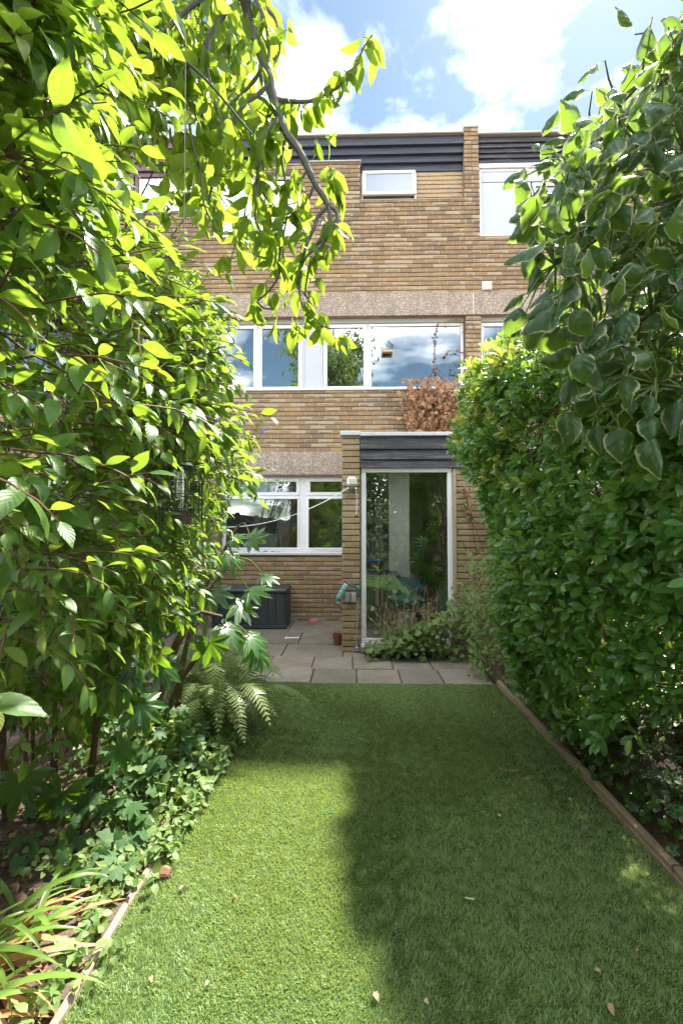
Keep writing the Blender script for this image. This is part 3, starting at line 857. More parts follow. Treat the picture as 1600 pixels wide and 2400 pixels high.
def lobed(lobes, L=1., teeth=0, droop=.4, petiole=.3, rmin=.40):
    """palmate leaf: lobes = [(angle, length, half width)] angles in degrees from the tip axis"""
    prof = [(.42, 1.0), (.62, 1.0), (.80, .76), (.92, .40), (1.0, 0.0)]
    tab = []
    for (a, l, hw) in lobes:
        an = [math.atan2(hw * w, l * t) for t, w in prof][::-1]; rr = [math.hypot(hw * w, l * t) for t, w in prof][::-1]
        tab.append((math.radians(a), an, rr, l))
    lo, hi = math.radians(lobes[0][0] - 22), math.radians(lobes[-1][0] + 22)
    th = set()
    for a, an, rr, l in tab:
        for q in an: th.add(round(a + q, 4)); th.add(round(a - q, 4))
    for (t0, t1) in zip(tab[:-1], tab[1:]): th.add(round((t0[0] + t1[0]) / 2, 4))
    th = sorted(x for x in th if lo <= x <= hi); th = [lo] + th + [hi]
    V = [(0, 0, 0)]; UV = [(.5, .05)]; T = []
    for n_, t in enumerate(th):
        best = rmin * .8; off = .3
        for a, an, rr, l in tab:
            d = abs(t - a)
            if d <= an[-1]:
                r = float(np.interp(d, an, rr))
                if r > best: best = r; off = d
        if teeth and n_ % 2: best *= .94
        x, y = math.sin(t) * best * L, math.cos(t) * best * L
        V.append((x, y * (1 - .08 * droop * best), -droop * .5 * best * best * L - .12 * off * best * L)); UV.append((.5 + min(.45, off), best))
    for n_ in range(len(th) - 1): T.append((0, n_ + 2, n_ + 1))
    if petiole:
        b = len(V); w = .012 * L
        V += [(-w, -petiole * L, -.06 * L), (w, -petiole * L, -.06 * L), (w, 0, -.002), (-w, 0, -.002)]; UV += [(.5, 0)] * 4
        T += [(b, b + 1, b + 2), (b, b + 2, b + 3)]
    return dict(v=np.array(V, float), f=np.array(T), uv=np.array(UV))

def frame_mat(p, d, n, s):
    d = Vector(d).normalized(); n = Vector(n)
    x = d.cross(n)
    if x.length < 1e-5: x = d.cross(Vector((.3, .5, .8)))
    x.normalize(); z = x.cross(d)
    return np.array([[x.x * s, d.x * s, z.x * s, p[0]], [x.y * s, d.y * s, z.y * s, p[1]], [x.z * s, d.z * s, z.z * s, p[2]]])

def rv(r, s=1.0): return Vector((r.gauss(0, s), r.gauss(0, s), r.gauss(0, s)))

class Foliage:
    """collects leaves; the ones that show largest become parts, the rest one joined part"""
    def __init__(s, protos, mat, name='leaf', stuff='foliage'):
        s.p = protos; s.mat = mat; s.name = name; s.stuff = stuff; s.L = []
    def add(s, p, d, n, size, i=None, r=None):
        s.L.append((i if i is not None else random.randrange(len(s.p)), frame_mat(p, d, n, size), size, random.random() if r is None else r))
    def build(s, parent, nmax=300, cell=16, alone=True):
        if not s.L: return
        info = []
        grid = {}
        for idx, (i, m, size, r) in enumerate(s.L):
            c = m[:, 3] + m[:, 1] * .5
            u, v, d = proj(*c)
            px = size * FPX / d * max(.25, abs(m[0, 0]) / size)
            ins = -30 < u < 1630 and -30 < v < 2430 and d > .1
            info.append((ins, px, d))
            if ins:
                key = (int(u / cell), int(v / cell))
                if key not in grid or d < grid[key][0]: grid[key] = (d, idx)
        front = {q[1] for q in grid.values()}
        order = sorted(range(len(s.L)), key=lambda q: (not (info[q][0] and q in front), not info[q][0], -info[q][1]))
        single = set(order[:nmax]) if alone else set()
        meshes = []
        for pr in s.p:
            me = quick_mesh(s.name, pr['v'], pr['f'], pr['uv']); me.materials.append(s.mat); meshes.append(me)
        pw = np.array(world_loc(parent))
        for q in order[:nmax] if alone else []:
            i, m, size, r = s.L[q]
            o = bpy.data.objects.new(s.name, meshes[i]); COL.objects.link(o)
            o.parent = parent
            M4 = Matrix(((m[0, 0], m[0, 1], m[0, 2], m[0, 3] - pw[0]), (m[1, 0], m[1, 1], m[1, 2], m[1, 3] - pw[1]), (m[2, 0], m[2, 1], m[2, 2], m[2, 3] - pw[2]), (0, 0, 0, 1)))
            o.matrix_basis = M4
        V = []; Fc = []; UV = []; R = []; b = 0
        for q in range(len(s.L)):
            if q in single: continue
            i, m, size, r = s.L[q]; pr = s.p[i]
            V.append(pr['v'] @ m[:, :3].T + m[:, 3]); Fc.append(pr['f'] + b); UV.append(pr['uv']); R.append(np.full(len(pr['v']), r)); b += len(pr['v'])
        if V:
            me = quick_mesh(s.stuff, np.concatenate(V), np.concatenate(Fc), np.concatenate(UV), np.concatenate(R))
            link(s.stuff, me, parent, s.mat, 'stuff')

def smooth_path(pts, n=4):
    """Catmull-Rom through the points"""
    P = [Vector(p) for p in pts]
    if len(P) < 3: return P
    P = [P[0] * 2 - P[1]] + P + [P[-1] * 2 - P[-2]]
    out = []
    for i in range(1, len(P) - 2):
        for k in range(n):
            t = k / n
            a, b, c, d = P[i - 1], P[i], P[i + 1], P[i + 2]
            out.append(.5 * ((2 * b) + (c - a) * t + (2 * a - 5 * b + 4 * c - d) * t * t + (3 * b - a - 3 * c + d) * t ** 3))
    out.append(P[-2])
    return out
def limb(parent, name, pts, r0, r1, mat, n=4, sides=7, knob=0.0):
    P = smooth_path(pts, n); r = random.Random(len(P) * 13 + int(r0 * 1e5))
    rad = [(r0 + (r1 - r0) * i / max(1, len(P) - 1)) * (1 + r.uniform(-knob, knob)) for i in range(len(P))]
    m = MB(); m.tube(P, rad, sides)
    if parent is not None: m.obj(name, mat, parent)
    return P

def bark(name, a, b, rough=.85, scale=(30, 30, 8)):
    k = NT(name); p = k.geo()
    g = k.noise(1.0, 6, .7, k.mapping(p, scale))
    c = k.mix(g, a, b)
    li = k.ramp(k.noise(26, 4, .6, p), [(.58, 0.0), (.68, 1.0)])
    c = k.mix(k.math('MULTIPLY', li, .45), c, (.34, .35, .30))
    return k.done(k.bsdf(c, rough, .2, k.bump(g, .6, .006)))
M['bark'] = bark('cherry_bark', (.07, .065, .064), (.26, .245, .24))
M['stem'] = bark('brown_stems', (.05, .035, .022), (.17, .12, .08))
M['greenstem'] = simple('green_stems', (.14, .19, .05), .6, .3, .2, 20)
M['redstem'] = simple('reddish_twigs', (.13, .065, .04), .6, .3, .25, 20)

M['leaf_cherry'] = leaf_mat('cherry_leaf', [(.06, .13, .018), (.085, .17, .022), (.12, .20, .025), (.075, .15, .02)], (.38, .53, .045), .5, .35, .52, 11, .35, bumpd=.002)
M['leaf_dogwood'] = leaf_mat('dogwood_leaf', [(.045, .115, .018), (.065, .155, .024), (.09, .185, .028), (.055, .135, .022), (.075, .165, .03), (.22, .23, .03)], (.30, .46, .035), .44, .45, .44, 7, .28, bumpd=.0005)
M['leaf_ivy'] = leaf_mat('variegated_ivy_leaf', [(.022, .065, .024), (.033, .085, .027), (.045, .105, .03), (.03, .08, .036)], (.26, .44, .04), .34, .5, .40, 5, .4, (.46, .48, .27), .10, 1.5, bumpd=.002)
M['leaf_hedge'] = leaf_mat('hedge_leaf', [(.07, .185, .04), (.10, .24, .055), (.15, .31, .075), (.085, .215, .05), (.22, .35, .08)], (.32, .5, .05), .22, .55, .32, 5, .15)
M['leaf_gold'] = leaf_mat('golden_hedge_leaf', [(.10, .19, .03), (.32, .36, .05), (.45, .45, .08), (.20, .28, .035)], (.65, .68, .06), .3, .5, .36, 5, .2, (.56, .54, .12), .42)
M['leaf_silver'] = leaf_mat('white_edged_leaf', [(.045, .10, .04), (.06, .125, .05), (.05, .11, .045)], (.3, .45, .12), .4, .4, .3, 5, .2, (.50, .53, .34), .16)
M['leaf_fatsia'] = leaf_mat('fatsia_leaf', [(.028, .085, .022), (.04, .11, .028), (.05, .13, .03)], (.36, .66, .03), .24, .6, .36, 1, .1)
M['leaf_ground'] = leaf_mat('ground_cover_leaf', [(.10, .185, .055), (.14, .235, .07), (.19, .29, .09), (.12, .20, .06), (.22, .27, .08)], (.34, .46, .10), .5, .35, .36, 4, .2, bumpd=.0004)
M['leaf_dead'] = leaf_mat('dead_leaf', [(.44, .25, .14), (.53, .32, .19), (.35, .185, .10), (.56, .37, .23)], (.42, .25, .14), .75, .2, .22, 5, .3)
M['litter'] = leaf_mat('litter_leaf', [(.12, .075, .045), (.22, .13, .075), (.30, .19, .11), (.09, .06, .04), (.35, .26, .17)], (.2, .12, .06), .85, .15, .15, 4, .3)
M['leaf_fern'] = leaf_mat('fern_leaf', [(.20, .30, .11), (.27, .37, .15), (.33, .40, .17)], (.44, .54, .18), .3, .4, .38, 1, .1)
M['leaf_far'] = leaf_mat('distant_leaf', [(.045, .085, .025), (.07, .12, .035), (.10, .15, .05), (.055, .10, .03)], (.22, .33, .05), .55, .3, .35, 4, .1)

P_CHERRY = [leaf(1, .44, 7, 2, .42, .85, .25, d, .012, 0, .16, tw) for d, tw in ((.5, .3), (.9, -.3), (.25, .5), (1.2, -.6), (.7, 0))]
P_DOG = [leaf(1, w, 7, 2, .42, .9, .22, d, .008, 0, .10, tw) for w, d, tw in ((.46, .4, .2), (.42, .8, -.3), (.48, .2, .4), (.38, 1.0, 0), (.36, .6, -.5))]
P_IVY = [leaf(1, w, 8, 2, .36, .72, -.15, d, .032, c, .35, tw) for w, d, c, tw in ((.70, .9, .5, .6), (.56, 1.3, .7, -.8), (.76, .5, .3, .4), (.46, 1.5, 1.0, 1.2), (.62, .7, .6, -.9), (.66, 1.8, .2, .3), (.52, .3, 1.2, -.4))]
P_HEDGE = [leaf(1, w, 4, 1, .6, .8, .3, d, 0, 0, .06) for w, d in ((.46, .3), (.42, .5), (.5, .1), (.40, .7))]
P_SMALL = [leaf(1, w, 4, 1, .38, .8, .2, d, 0, 0, .25) for w, d in ((.68, .4), (.62, .8), (.75, .2), (.55, .6))]
P_FATSIA = []
for dr in (.5, .8, 1.1):
    P_FATSIA.append(lobed([(-130, .62, .115), (-90, .84, .14), (-53, .96, .15), (-18, 1.0, .155), (18, 1.0, .155), (53, .95, .15), (90, .82, .14), (130, .6, .115)], 1, 1, dr))
P_IVY5 = [lobed([(-105, .55, .22), (-52, .78, .24), (0, 1.0, .26), (52, .78, .24), (105, .55, .22)], 1, 0, dr) for dr in (.4, .9)]
P_DEAD = [leaf(1, .7, 4, 1, .4, .8, f, d, 0, 0, .15, tw) for f, d, tw in ((.6, 1.2, .9), (.9, .8, -1.0), (.4, 1.8, .5), (1.1, .4, 1.3))]
P_FAR = [leaf(1, .5, 3, 1, .45, .9, .2, .5, 0, 0, 0), leaf(1, .42, 3, 1, .5, .9, .3, .9, 0, 0, 0)]

# ------------------------------------------------------------------ weeping cherry hanging in from the top left
cherry = thing('cherry_tree', 'weeping cherry tree with grey knobbly branches and ribbed yellow green leaves hanging over the lawn', 'tree', (-1.95, .85, 0))
trunk = limb(cherry, 'trunk', [(-1.95, .85, -.03), (-1.93, .88, .8), (-1.88, .95, 1.7), (-1.75, 1.1, 2.7), (-1.6, 1.2, 3.4)], .13, .085, M['bark'], 4, 10, .05)
def pl(pts, Y0=2.15): return [at(p[0], p[1], p[2] if len(p) > 2 else Y0) for p in pts]
fc = Foliage(P_CHERRY, M['leaf_cherry'])
spur_twigs = MB()
rc = random.Random(5)
def spurs(path, step, nleaf=(2, 4), size=(.10, .14), skip=0.0, reach=.035, spread=.7):
    """leaf clusters hanging from little spurs along a branch"""
    acc = 0.
    for a, b in zip(path[:-1], path[1:]):
        acc += (b - a).length
        if acc < step: continue
        acc = 0.
        if rc.random() < skip: continue
        side = rv(rc); side.z = abs(side.z) * .3; side.normalize()
        tip = b + side * reach * rc.uniform(.5, 1.5)
        spur_twigs.tube([b, tip], [.003, .0018], 4)
        for q in range(rc.randint(*nleaf)):
            d = Vector((rc.gauss(0, spread), rc.gauss(0, spread), -1.0 + rc.gauss(0, .28)))
            nrm = rv(rc) + Vector((0, -.2, .8))
            s = rc.uniform(*size)
            fc.add(tip + d.normalized() * s * .15, d, nrm, s)
branches = {}
def cb(key, pts, r0, r1, Y0=2.15, n=4, knob=.14, **kw):
    P = limb(cherry, 'branch', pl(pts, Y0), r0 * 1.25, r1 * 1.25, M['bark'], n, 7, knob)
    branches[key] = P
    return P
lead = limb(cherry, 'branch', [(-1.6, 1.2, 3.4), (-1.35, 1.45, 3.95), (-.95, 1.75, 4.35), at(560, -140, 2.05), at(572, -10, 2.1)], .07, .026, M['bark'], 5, 8, .05)
A = cb('A', [(572, -10, 2.1), (585, 50), (610, 120), (630, 185), (640, 230), (655, 275), (672, 315), (700, 352), (722, 395), (738, 430), (758, 462), (768, 482)], .021, .011)
cb('B1', [(768, 482), (745, 508), (735, 535), (718, 575), (706, 625), (702, 690), (712, 725)], .009, .004)
cb('B2', [(768, 482), (774, 512), (765, 540), (742, 575), (716, 605), (703, 640), (700, 665)], .009, .004)
cb('B3', [(768, 482), (786, 494), (790, 515), (778, 540), (756, 572), (740, 600), (722, 640), (714, 690)], .008, .004)
cb('B4', [(712, 688), (728, 708), (738, 738), (752, 762), (775, 770)], .005, .002)
cb('C', [(642, 232), (668, 236), (700, 239), (732, 236), (760, 222), (790, 206), (815, 182), (835, 150), (852, 112), (872, 82)], .009, .003, 2.2)
cb('D', [(618, 152), (598, 185), (572, 215), (545, 240), (528, 262), (522, 300), (524, 340)], .008, .004)
cb('E', [(640, 235), (628, 280), (610, 330), (602, 375), (606, 420), (616, 450), (640, 482), (656, 515), (658, 560), (654, 610), (652, 650), (622, 690), (604, 705), (618, 722), (640, 724)], .009, .003, 2.2)
cb('G', [(590, -20), (612, 25), (626, 70), (630, 120), (628, 150)], .008, .005, 2.05)
cb('G2', [(622, 15), (645, 45), (654, 90), (654, 125), (640, 140)], .006, .004, 2.05)
cb('H', [(548, -30), (520, 40), (492, 85), (470, 130), (448, 165), (425, 190)], .013, .006, 1.95)
cb('I', [(655, 275), (632, 300), (618, 330), (602, 420), (598, 480), (602, 525), (626, 560), (640, 545)], .008, .003, 2.1)
cb('J', [(628, 200), (600, 225), (568, 250), (540, 300), (520, 360), (500, 420), (490, 470)], .009, .004, 2.1)
cb('K', [(492, 85), (486, 150), (500, 220), (520, 290), (528, 340)], .006, .003, 1.95)
cb('N', [(425, 190), (440, 260), (450, 330), (470, 400), (478, 480), (520, 560)], .006, .003, 2.0)
cb('O', [(672, 315), (660, 370), (668, 420), (672, 500), (664, 560), (662, 640)], .006, .003, 2.2)
cb('Q', [(548, -30), (470, 0), (400, 60), (350, 130), (320, 220)], .011, .004, 1.85)
cb('R', [(722, 395), (700, 430), (672, 455), (665, 490)], .006, .003, 2.2)
cb('S', [(738, 430), (720, 470), (690, 500), (665, 520), (655, 560)], .006, .003, 2.2)
for key, st, sk in (('A', .09, .6), ('B1', .05, .05), ('B2', .05, .1), ('B3', .05, .1), ('B4', .04, 0), ('C', .026, 0), ('D', .045, 0), ('E', .045, .05), ('G', .05, .2), ('G2', .06, .6), ('H', .04, 0), ('I', .045, .05), ('J', .035, 0), ('K', .04, 0), ('N', .04, 0), ('O', .05, .1), ('Q', .035, 0), ('R', .045, .1), ('S', .045, .1)):
    spurs(branches[key], st * 1.15, (2, 3) if key in 'CBEIRSO' else (1, 3), skip=sk, reach=.03 if key == 'C' else .045)
# tufts that stand out against wall and sky on the right of the branch
for (u, v, n) in ((775, 425, 6), (790, 450, 6), (780, 400, 5), (745, 330, 3), (770, 320, 3), (700, 395, 3), (800, 790, 5), (690, 760, 4), (720, 745, 4), (640, 745, 3), (870, 90, 3)):
    o_ = at(u, v, 2.2)
    for q in range(n):
        d = Vector((rc.gauss(.25, .5), rc.gauss(0, .5), -1)); s = rc.uniform(.09, .125)
        fc.add(o_ + rv(rc, .012), d, rv(rc) + Vector((0, -.3, .8)), s)
# hanging twigs filling the crown towards the upper left
CR = [(-300, 520), (0, 600), (120, 610), (200, 620), (300, 620), (420, 640), (520, 660), (600, 690), (640, 560), (720, 500)]
for q in range(210):
    u = rc.uniform(200, 640); v = rc.uniform(-260, 560) if u > 330 else rc.uniform(-260, 330)
    if u > interp(CR, v) - 20 : continue
    if 250 < u < 470 and 330 < v < 580 and rc.random() < .85: continue
    if 480 < u < 720 and 360 < v < 600 and rc.random() < .8: continue
    if u < 470 and v > 250 and rc.random() < .5: continue
    Y = rc.uniform(2.2, 3.1) if u > 420 else rc.uniform(1.8, 2.9)
    p0 = at(u, v, Y); pts = [p0]; d = Vector((rc.gauss(.15, .5), rc.gauss(0, .5), rc.uniform(-.6, .5))).normalized()
    for k_ in range(6):
        d = (d + Vector((rc.gauss(0, .22), rc.gauss(0, .22), -.30))).normalized(); pts.append(pts[-1] + d * .06)
    spur_twigs.tube(pts, [.005, .0045, .004, .0035, .003, .0025, .002], 5)
    spurs(pts, .045, (2, 3), (.095, .135))
spur_twigs.obj('twigs', M['bark'], cherry, 'stuff')
fc.build(cherry, 300)

# ------------------------------------------------------------------ dogwood shrub along the left
dog = thing('dogwood_shrub', 'tall dogwood shrub with smooth pointed green leaves filling the left bed', 'shrub', (-1.75, 2.2, 0))
fd = Foliage(P_DOG, M['leaf_dogwood'])
dog_tw = MB()
rd = random.Random(8)
DR = [(-400, 330), (0, 330), (150, 340), (300, 330), (380, 300), (480, 330), (560, 390), (640, 460), (720, 500), (800, 525), (900, 545), (1000, 545), (1060, 560), (1100, 590), (1150, 520), (1250, 500), (1350, 440), (1450, 330), (1550, 180), (1640, 120), (1700, 40), (1760, -50)]
stems = []
for (bx, by) in ((-1.95, 1.9), (-1.85, 2.2), (-1.7, 2.6), (-1.95, 2.7), (-1.65, 3.0), (-2.2, 1.8), (-1.85, 2.4), (-1.75, 3.4), (-1.95, 3.1)):
    for q in range(2):
        tx = rd.uniform(-1.5, -.75); ty = by + rd.uniform(-.9, .35); tz = rd.uniform(1.7, 3.8)
        P = limb(dog, 'stem', [(bx + rd.uniform(-.06, .06), by + rd.uniform(-.06, .06), -.03), (bx + (tx - bx) * .12, by + (ty - by) * .2, tz * .42), (bx + (tx - bx) * .5, by + (ty - by) * .55, tz * .82), (tx, ty, tz)], rd.uniform(.010, .018), .004, M['stem'], 5, 6, .06)
        stems.append(P)
stem_pts = np.array([tuple(p) for P in stems for p in P[6:]])
def sprig(fol, tw, p0, d, L, pairs, size, rr, droop=.25, r0=.003, gravity=.12, spreadang=.9, up=.6):
    pts = [p0]; seg = L / 5
    for k_ in range(5):
        d = (d + Vector((rr.gauss(0, .12), rr.gauss(0, .12), rr.gauss(0, .08) - gravity))).normalized()
        pts.append(pts[-1] + d * seg)
    tw.tube(pts, [r0, r0 * .9, r0 * .8, r0 * .7, r0 * .6, r0 * .45], 4, False)
    ph = rr.uniform(0, 3.14)
    for k_ in range(pairs):
        t = .15 + .85 * (k_ + .5) / pairs * 5 * .2
        f = min(4.999, t * 5); i = int(f); p = pts[i].lerp(pts[i + 1], f - i)
        dd = (pts[i + 1] - pts[i]).normalized()
        a = dd.cross(Vector((0, 0, 1)));
        if a.length < .05: a = Vector((1, 0, 0))
        a.normalize(); b = a.cross(dd)
        th = ph + k_ * 1.35
        sd = a * math.cos(th) + b * math.sin(th)
        for sg in (1, -1):
            if rr.random() < .08: continue
            ld = dd * (1.0 - .25 * spreadang) + sd * sg * spreadang + Vector((rr.gauss(0, .2), rr.gauss(0, .2), rr.gauss(0, .2) - droop))
            s = rr.uniform(*size) * (1 - .25 * (k_ == pairs - 1))
            fol.add(p + ld.normalized() * s * .1, ld, Vector((rr.gauss(0, .45), rr.gauss(0, .45) - .1, up + .4)), s)
    ld = d + Vector((0, 0, -droop)); fol.add(pts[-1], ld, Vector((rr.gauss(0, .4), rr.gauss(0, .4), 1)), rr.uniform(*size) * .8)
    return pts[-1]
cnt = 0; tries = 0
while cnt < 2300 and tries < 160000:
    tries += 1
    y = rd.uniform(.72, 3.3) ** 1.0; x = -.60 - abs(rd.gauss(0, .42)) - .12 * math.sin(y * 3.1); z = rd.uniform(.35, 4.1)
    if x < -2.3: continue
    u, v, d = proj(x, y, z)
    if u < -420 or v < -420: continue
    if u > interp(DR, v) - 145 * min(1.4, 1.6 / d) + rd.uniform(-30, 40): continue
    if v > (1490 if y < 2.0 else 1640): continue
    if y < 1.5 and v > 1150 + (y - .7) * 250 and not (u < 240 and v < 1560 and y > 1.0): continue
    if 170 < u < 470 and 300 < v < 590 and rd.random() < .9: continue      # looser growth
    if d < .62: continue
    if 225 < u < 510 and 1020 < v < 1280 and y < 1.86: continue        # growth parts round the hanging feeder
    if y < 1.3 and v > 620 and rd.random() < .5: continue
    if v > 1120 and u > 220 and y < 1.6 and rd.random() < .7: continue
    p0 = Vector((x, y, z))
    dr_ = Vector((.8 + rd.gauss(0, .35), rd.gauss(-.35, .5), rd.gauss(.1, .3))).normalized()
    sz = (.045, .095) if v > 500 else (.06, .115)
    sprig(fd, dog_tw, p0, dr_, rd.uniform(.2, .34), rd.randint(3, 4), sz, rd, .2)
    j = int(np.argmin(((stem_pts - (x, y, z)) ** 2).sum(1)))
    q = Vector(stem_pts[j])
    if (q - p0).length < .6 and rd.random() < .3:
        mid = (q + p0) / 2 + Vector((0, 0, .05)); dog_tw.tube(smooth_path([q, mid, p0], 3), .0032, 4, False)
    cnt += 1
# lower growth in the shade, hanging to knee height
for q in range(340):
    u = rd.uniform(-60, 420); v = rd.uniform(1300, 1660)
    if u > interp([(1300, 420), (1400, 400), (1500, 330), (1580, 260), (1660, 160)], v): continue
    Y = rd.uniform(1.5, 2.7) + .4 * (u > 200)
    p0 = at(u, v, Y)
    if p0.z < .3: continue
    sprig(fd, dog_tw, p0, Vector((rd.gauss(.3, .6), rd.gauss(-.5, .4), rd.gauss(-.1, .4))).normalized(), rd.uniform(.14, .26), rd.randint(2, 4), (.05, .105), rd, .35)
# the large leaves close to the lens on the left
for (u, v, Y, su, sv, s) in ((180, 190, .95, 1, .35, .135), (60, 330, .9, 1, .5, .14), (250, 620, .9, .8, 1.3, .14), (150, 470, 1.0, 1, .9, .13), (90, 150, .85, 1, .4, .13), (300, 480, 1.1, .5, 1.2, .12), (0, 90, .8, 1, .5, .13), (40, 440, .95, 1, .25, .13), (330, 60, 1.05, .6, 1, .12), (420, 40, 1.2, .8, .7, .12), (20, 1650, .85, 1, .12, .12), (30, 860, .9, 1, -.2, .12), (100, 600, .9, .9, .6, .12), (70, 720, .95, 1, .35, .12)):
    o_ = at(u - 60 * su, v - 60 * sv, Y); t_ = at(u + 60 * su, v + 60 * sv, Y + rd.uniform(-.05, .05))
    d = t_ - o_
    fd.add(o_, d, Vector((rd.gauss(0, .3), -.5, .9)), s)
    dog_tw.tube([o_ - d.normalized() * .02, o_ - d.normalized() * .25 + Vector((-.15, .1, .05))], [.002, .004], 4, False)
dog_tw.obj('twigs', M['redstem'], dog, 'stuff')
fd.build(dog, 300)
# dead seed heads of the shrub
for (u, v, Y) in ((228, 665, 1.6), (115, 755, 1.4), (350, 885, 1.8), (420, 1012, 1.9)):
    m = MB(); c0 = at(u, v, Y)
    for q in range(60):
        o_ = c0 + Vector((rd.gauss(0, .018), rd.gauss(0, .018), rd.gauss(0, .018)))
        m.box(o_.x - .003, o_.x + .003, o_.y - .003, o_.y + .003, o_.z - .003, o_.z + .003)
    m.tube([c0, c0 + Vector((-.05, .05, -.12))], .002, 4)
    m.obj('seed_head', M['redstem'], dog)

# ------------------------------------------------------------------ fatsia
fat = thing('fatsia_shrub', 'glossy fatsia shrub with large hand shaped leaves on bare canes beside the fern', 'shrub', (-1.25, 2.95, 0))
rf = random.Random(21)
canes = []
for (bx, by, tu, tv, tY) in ((-1.25, 2.9, 545, 1310, 3.3), (-1.3, 3.0, 460, 1420, 3.0), (-1.2, 2.85, 520, 1480, 2.9), (-1.35, 2.8, 420, 1250, 3.0), (-1.2, 3.1, 560, 1230, 3.4), (-1.45, 2.5, 300, 1500, 2.4)):
    t_ = at(tu, tv, tY)
    P = limb(fat, 'cane', [(bx, by, -.03), (bx + .03, by + .02, t_.z * .35), (bx * .6 + t_.x * .4, by * .5 + t_.y * .5, t_.z * .7), tuple(t_)], .022, .012, M['stem'], 4, 7, .08)
    canes.append(P)
limb(fat, 'cane', [at(330, 1420, 2.3), at(400, 1410, 2.6), at(460, 1430, 2.7), at(520, 1445, 2.8)], .013, .011, M['stem'], 4, 7)
limb(fat, 'cane', [at(260, 1475, 2.4), at(300, 1470, 2.5), at(410, 1470, 2.7)], .012, .010, M['stem'], 4, 7)
ff = Foliage(P_FATSIA, M['leaf_fatsia'])
cane_top = np.array([tuple(p) for P in canes for p in P[-6:]])
ftw = MB()
for (u, v, Y, size, dx, dz, ny, nz) in (
        (588, 1262, 3.35, .125, .9, .15, -.75, .6), (545, 1262, 3.2, .10, .7, .1, -.6, .8), (535, 1300, 3.1, .13, .8, -.6, -.5, .9), (585, 1385, 3.2, .15, 1, .25, -.45, 1.0),
        (500, 1385, 3.0, .14, .2, -.3, -.5, .9), (560, 1420, 3.1, .14, .9, -.5, -.4, 1), (530, 1470, 2.9, .15, .9, -.5, -.4, 1), (585, 1490, 3.0, .14, .8, -.5, -.3, 1),
        (600, 1525, 3.0, .13, .9, -.7, -.5, .9), (492, 1505, 2.7, .13, .2, -1, -.6, .9), (345, 1520, 2.3, .14, -.1, -1, -.7, .8), (425, 1440, 2.6, .12, .3, -.7, -.6, .8),
        (300, 1462, 2.4, .10, .2, -.6, -.5, 1), (250, 1440, 2.3, .11, -.3, -.5, -.5, 1), (210, 1590, 2.3, .14, -.2, -.8, -.6, .8), (275, 1610, 2.1, .14, .4, -.8, -.5, .9),
        (190, 1680, 2.5, .16, -.1, -.9, -.7, .7), (330, 1650, 2.2, .13, .6, -.5, -.4, .9), (145, 1862, 2.35, .20, -.2, -.9, -.7, .9), (45, 1830, 2.3, .16, .3, -.8, -.5, .9),
        (15, 1790, 2.4, .15, -.3, -.5, -.4, 1), (280, 1750, 2.3, .12, .4, -.5, -.4, 1), (380, 1560, 2.5, .13, .6, -.7, -.4, 1), (460, 1350, 2.9, .12, -.3, -.4, -.5, 1), (440, 1300, 3.0, .12, .4, .2, -.4, 1),
        (400, 1360, 2.8, .12, -.6, -.2, -.5, 1), (620, 1350, 3.4, .11, .8, -.1, -.4, 1), (505, 1310, 3.0, .11, -.2, .3, -.5, 1), (240, 1545, 2.2, .12, .3, -.5, -.5, 1), (300, 1575, 2.15, .11, .5, -.6, -.4, 1)):
    o_ = at(u, v, Y); d = Vector((dx, rf.uniform(-.4, .1), dz))
    ff.add(o_, d, Vector((rf.gauss(0, .2), ny, nz)), size * 1.2)
    j = int(np.argmin(((cane_top - np.array(o_)) ** 2).sum(1))); q = Vector(cane_top[j])
    if (q - o_).length > .7: q = Vector((o_.x - .12, o_.y + .18, max(.0, o_.z - .3)))
    ftw.tube(smooth_path([q, (q + o_) / 2 + Vector((0, 0, .06)), o_], 4), .0042, 5, False)
ftw.obj('leaf_stalks', M['greenstem'], fat, 'stuff')
ff.build(fat, 300)

# ------------------------------------------------------------------ fern
fern = thing('fern', 'arching pale green fern spilling onto the lawn beside the patio', 'fern', (-1.04, 3.42, 0))
rfn = random.Random(4)
def frond(base, dirx, diry, L, H, arch):
    V = []; Fc = []; UV = []
    n = 30; pts = []
    for i in range(n + 1):
        t = i / n
        pts.append(Vector((base[0] + dirx * L * t, base[1] + diry * L * t, base[2] + H * math.sin(min(1, t * 1.0) * math.pi * arch))))
    side = Vector((-diry, dirx, 0)).normalized()
    for i in range(3, n + 1):
        t = i / n; p = pts[i]; fw = (pts[i] - pts[i - 1]).normalized(); up = side.cross(fw) * -1
        pl_ = .155 * L * math.sin(math.pi * min(1, t * .93 + .06)) ** .7
        for s in (1, -1):
            d = (side * s + fw * .45 + Vector((0, 0, -.12 + rfn.gauss(0, .08)))).normalized()
            m = 5
            w0 = .2 * L / n * 2.6
            b = len(V)
            for q in range(m + 1):
                tq = q / m; c = p + d * pl_ * tq + Vector((0, 0, -.10 * pl_ * tq * tq))
                ww = w0 * (1 - tq) ** .6 * (1.0 if q % 2 == 0 else .62) + .0006
                V += [tuple(c + fw * ww), tuple(c - fw * ww)]; UV += [(.2, tq), (.8, tq)]
            for q in range(m):
                a = b + q * 2; Fc += [(a, a + 1, a + 3), (a, a + 3, a + 2)]
    b = len(V)
    for i, p in enumerate(pts):
        w = .003 * (1 - .7 * i / n); V += [tuple(p + side * w + Vector((0, 0, .001))), tuple(p - side * w + Vector((0, 0, .001)))]; UV += [(.5, 0), (.5, 0)]
    for i in range(n):
        a = b + i * 2; Fc += [(a, a + 1, a + 3), (a, a + 3, a + 2)]
    me = quick_mesh('frond', np.array(V), np.array(Fc), np.array(UV)); me.materials.append(M['leaf_fern'])
    link('frond', me, fern)
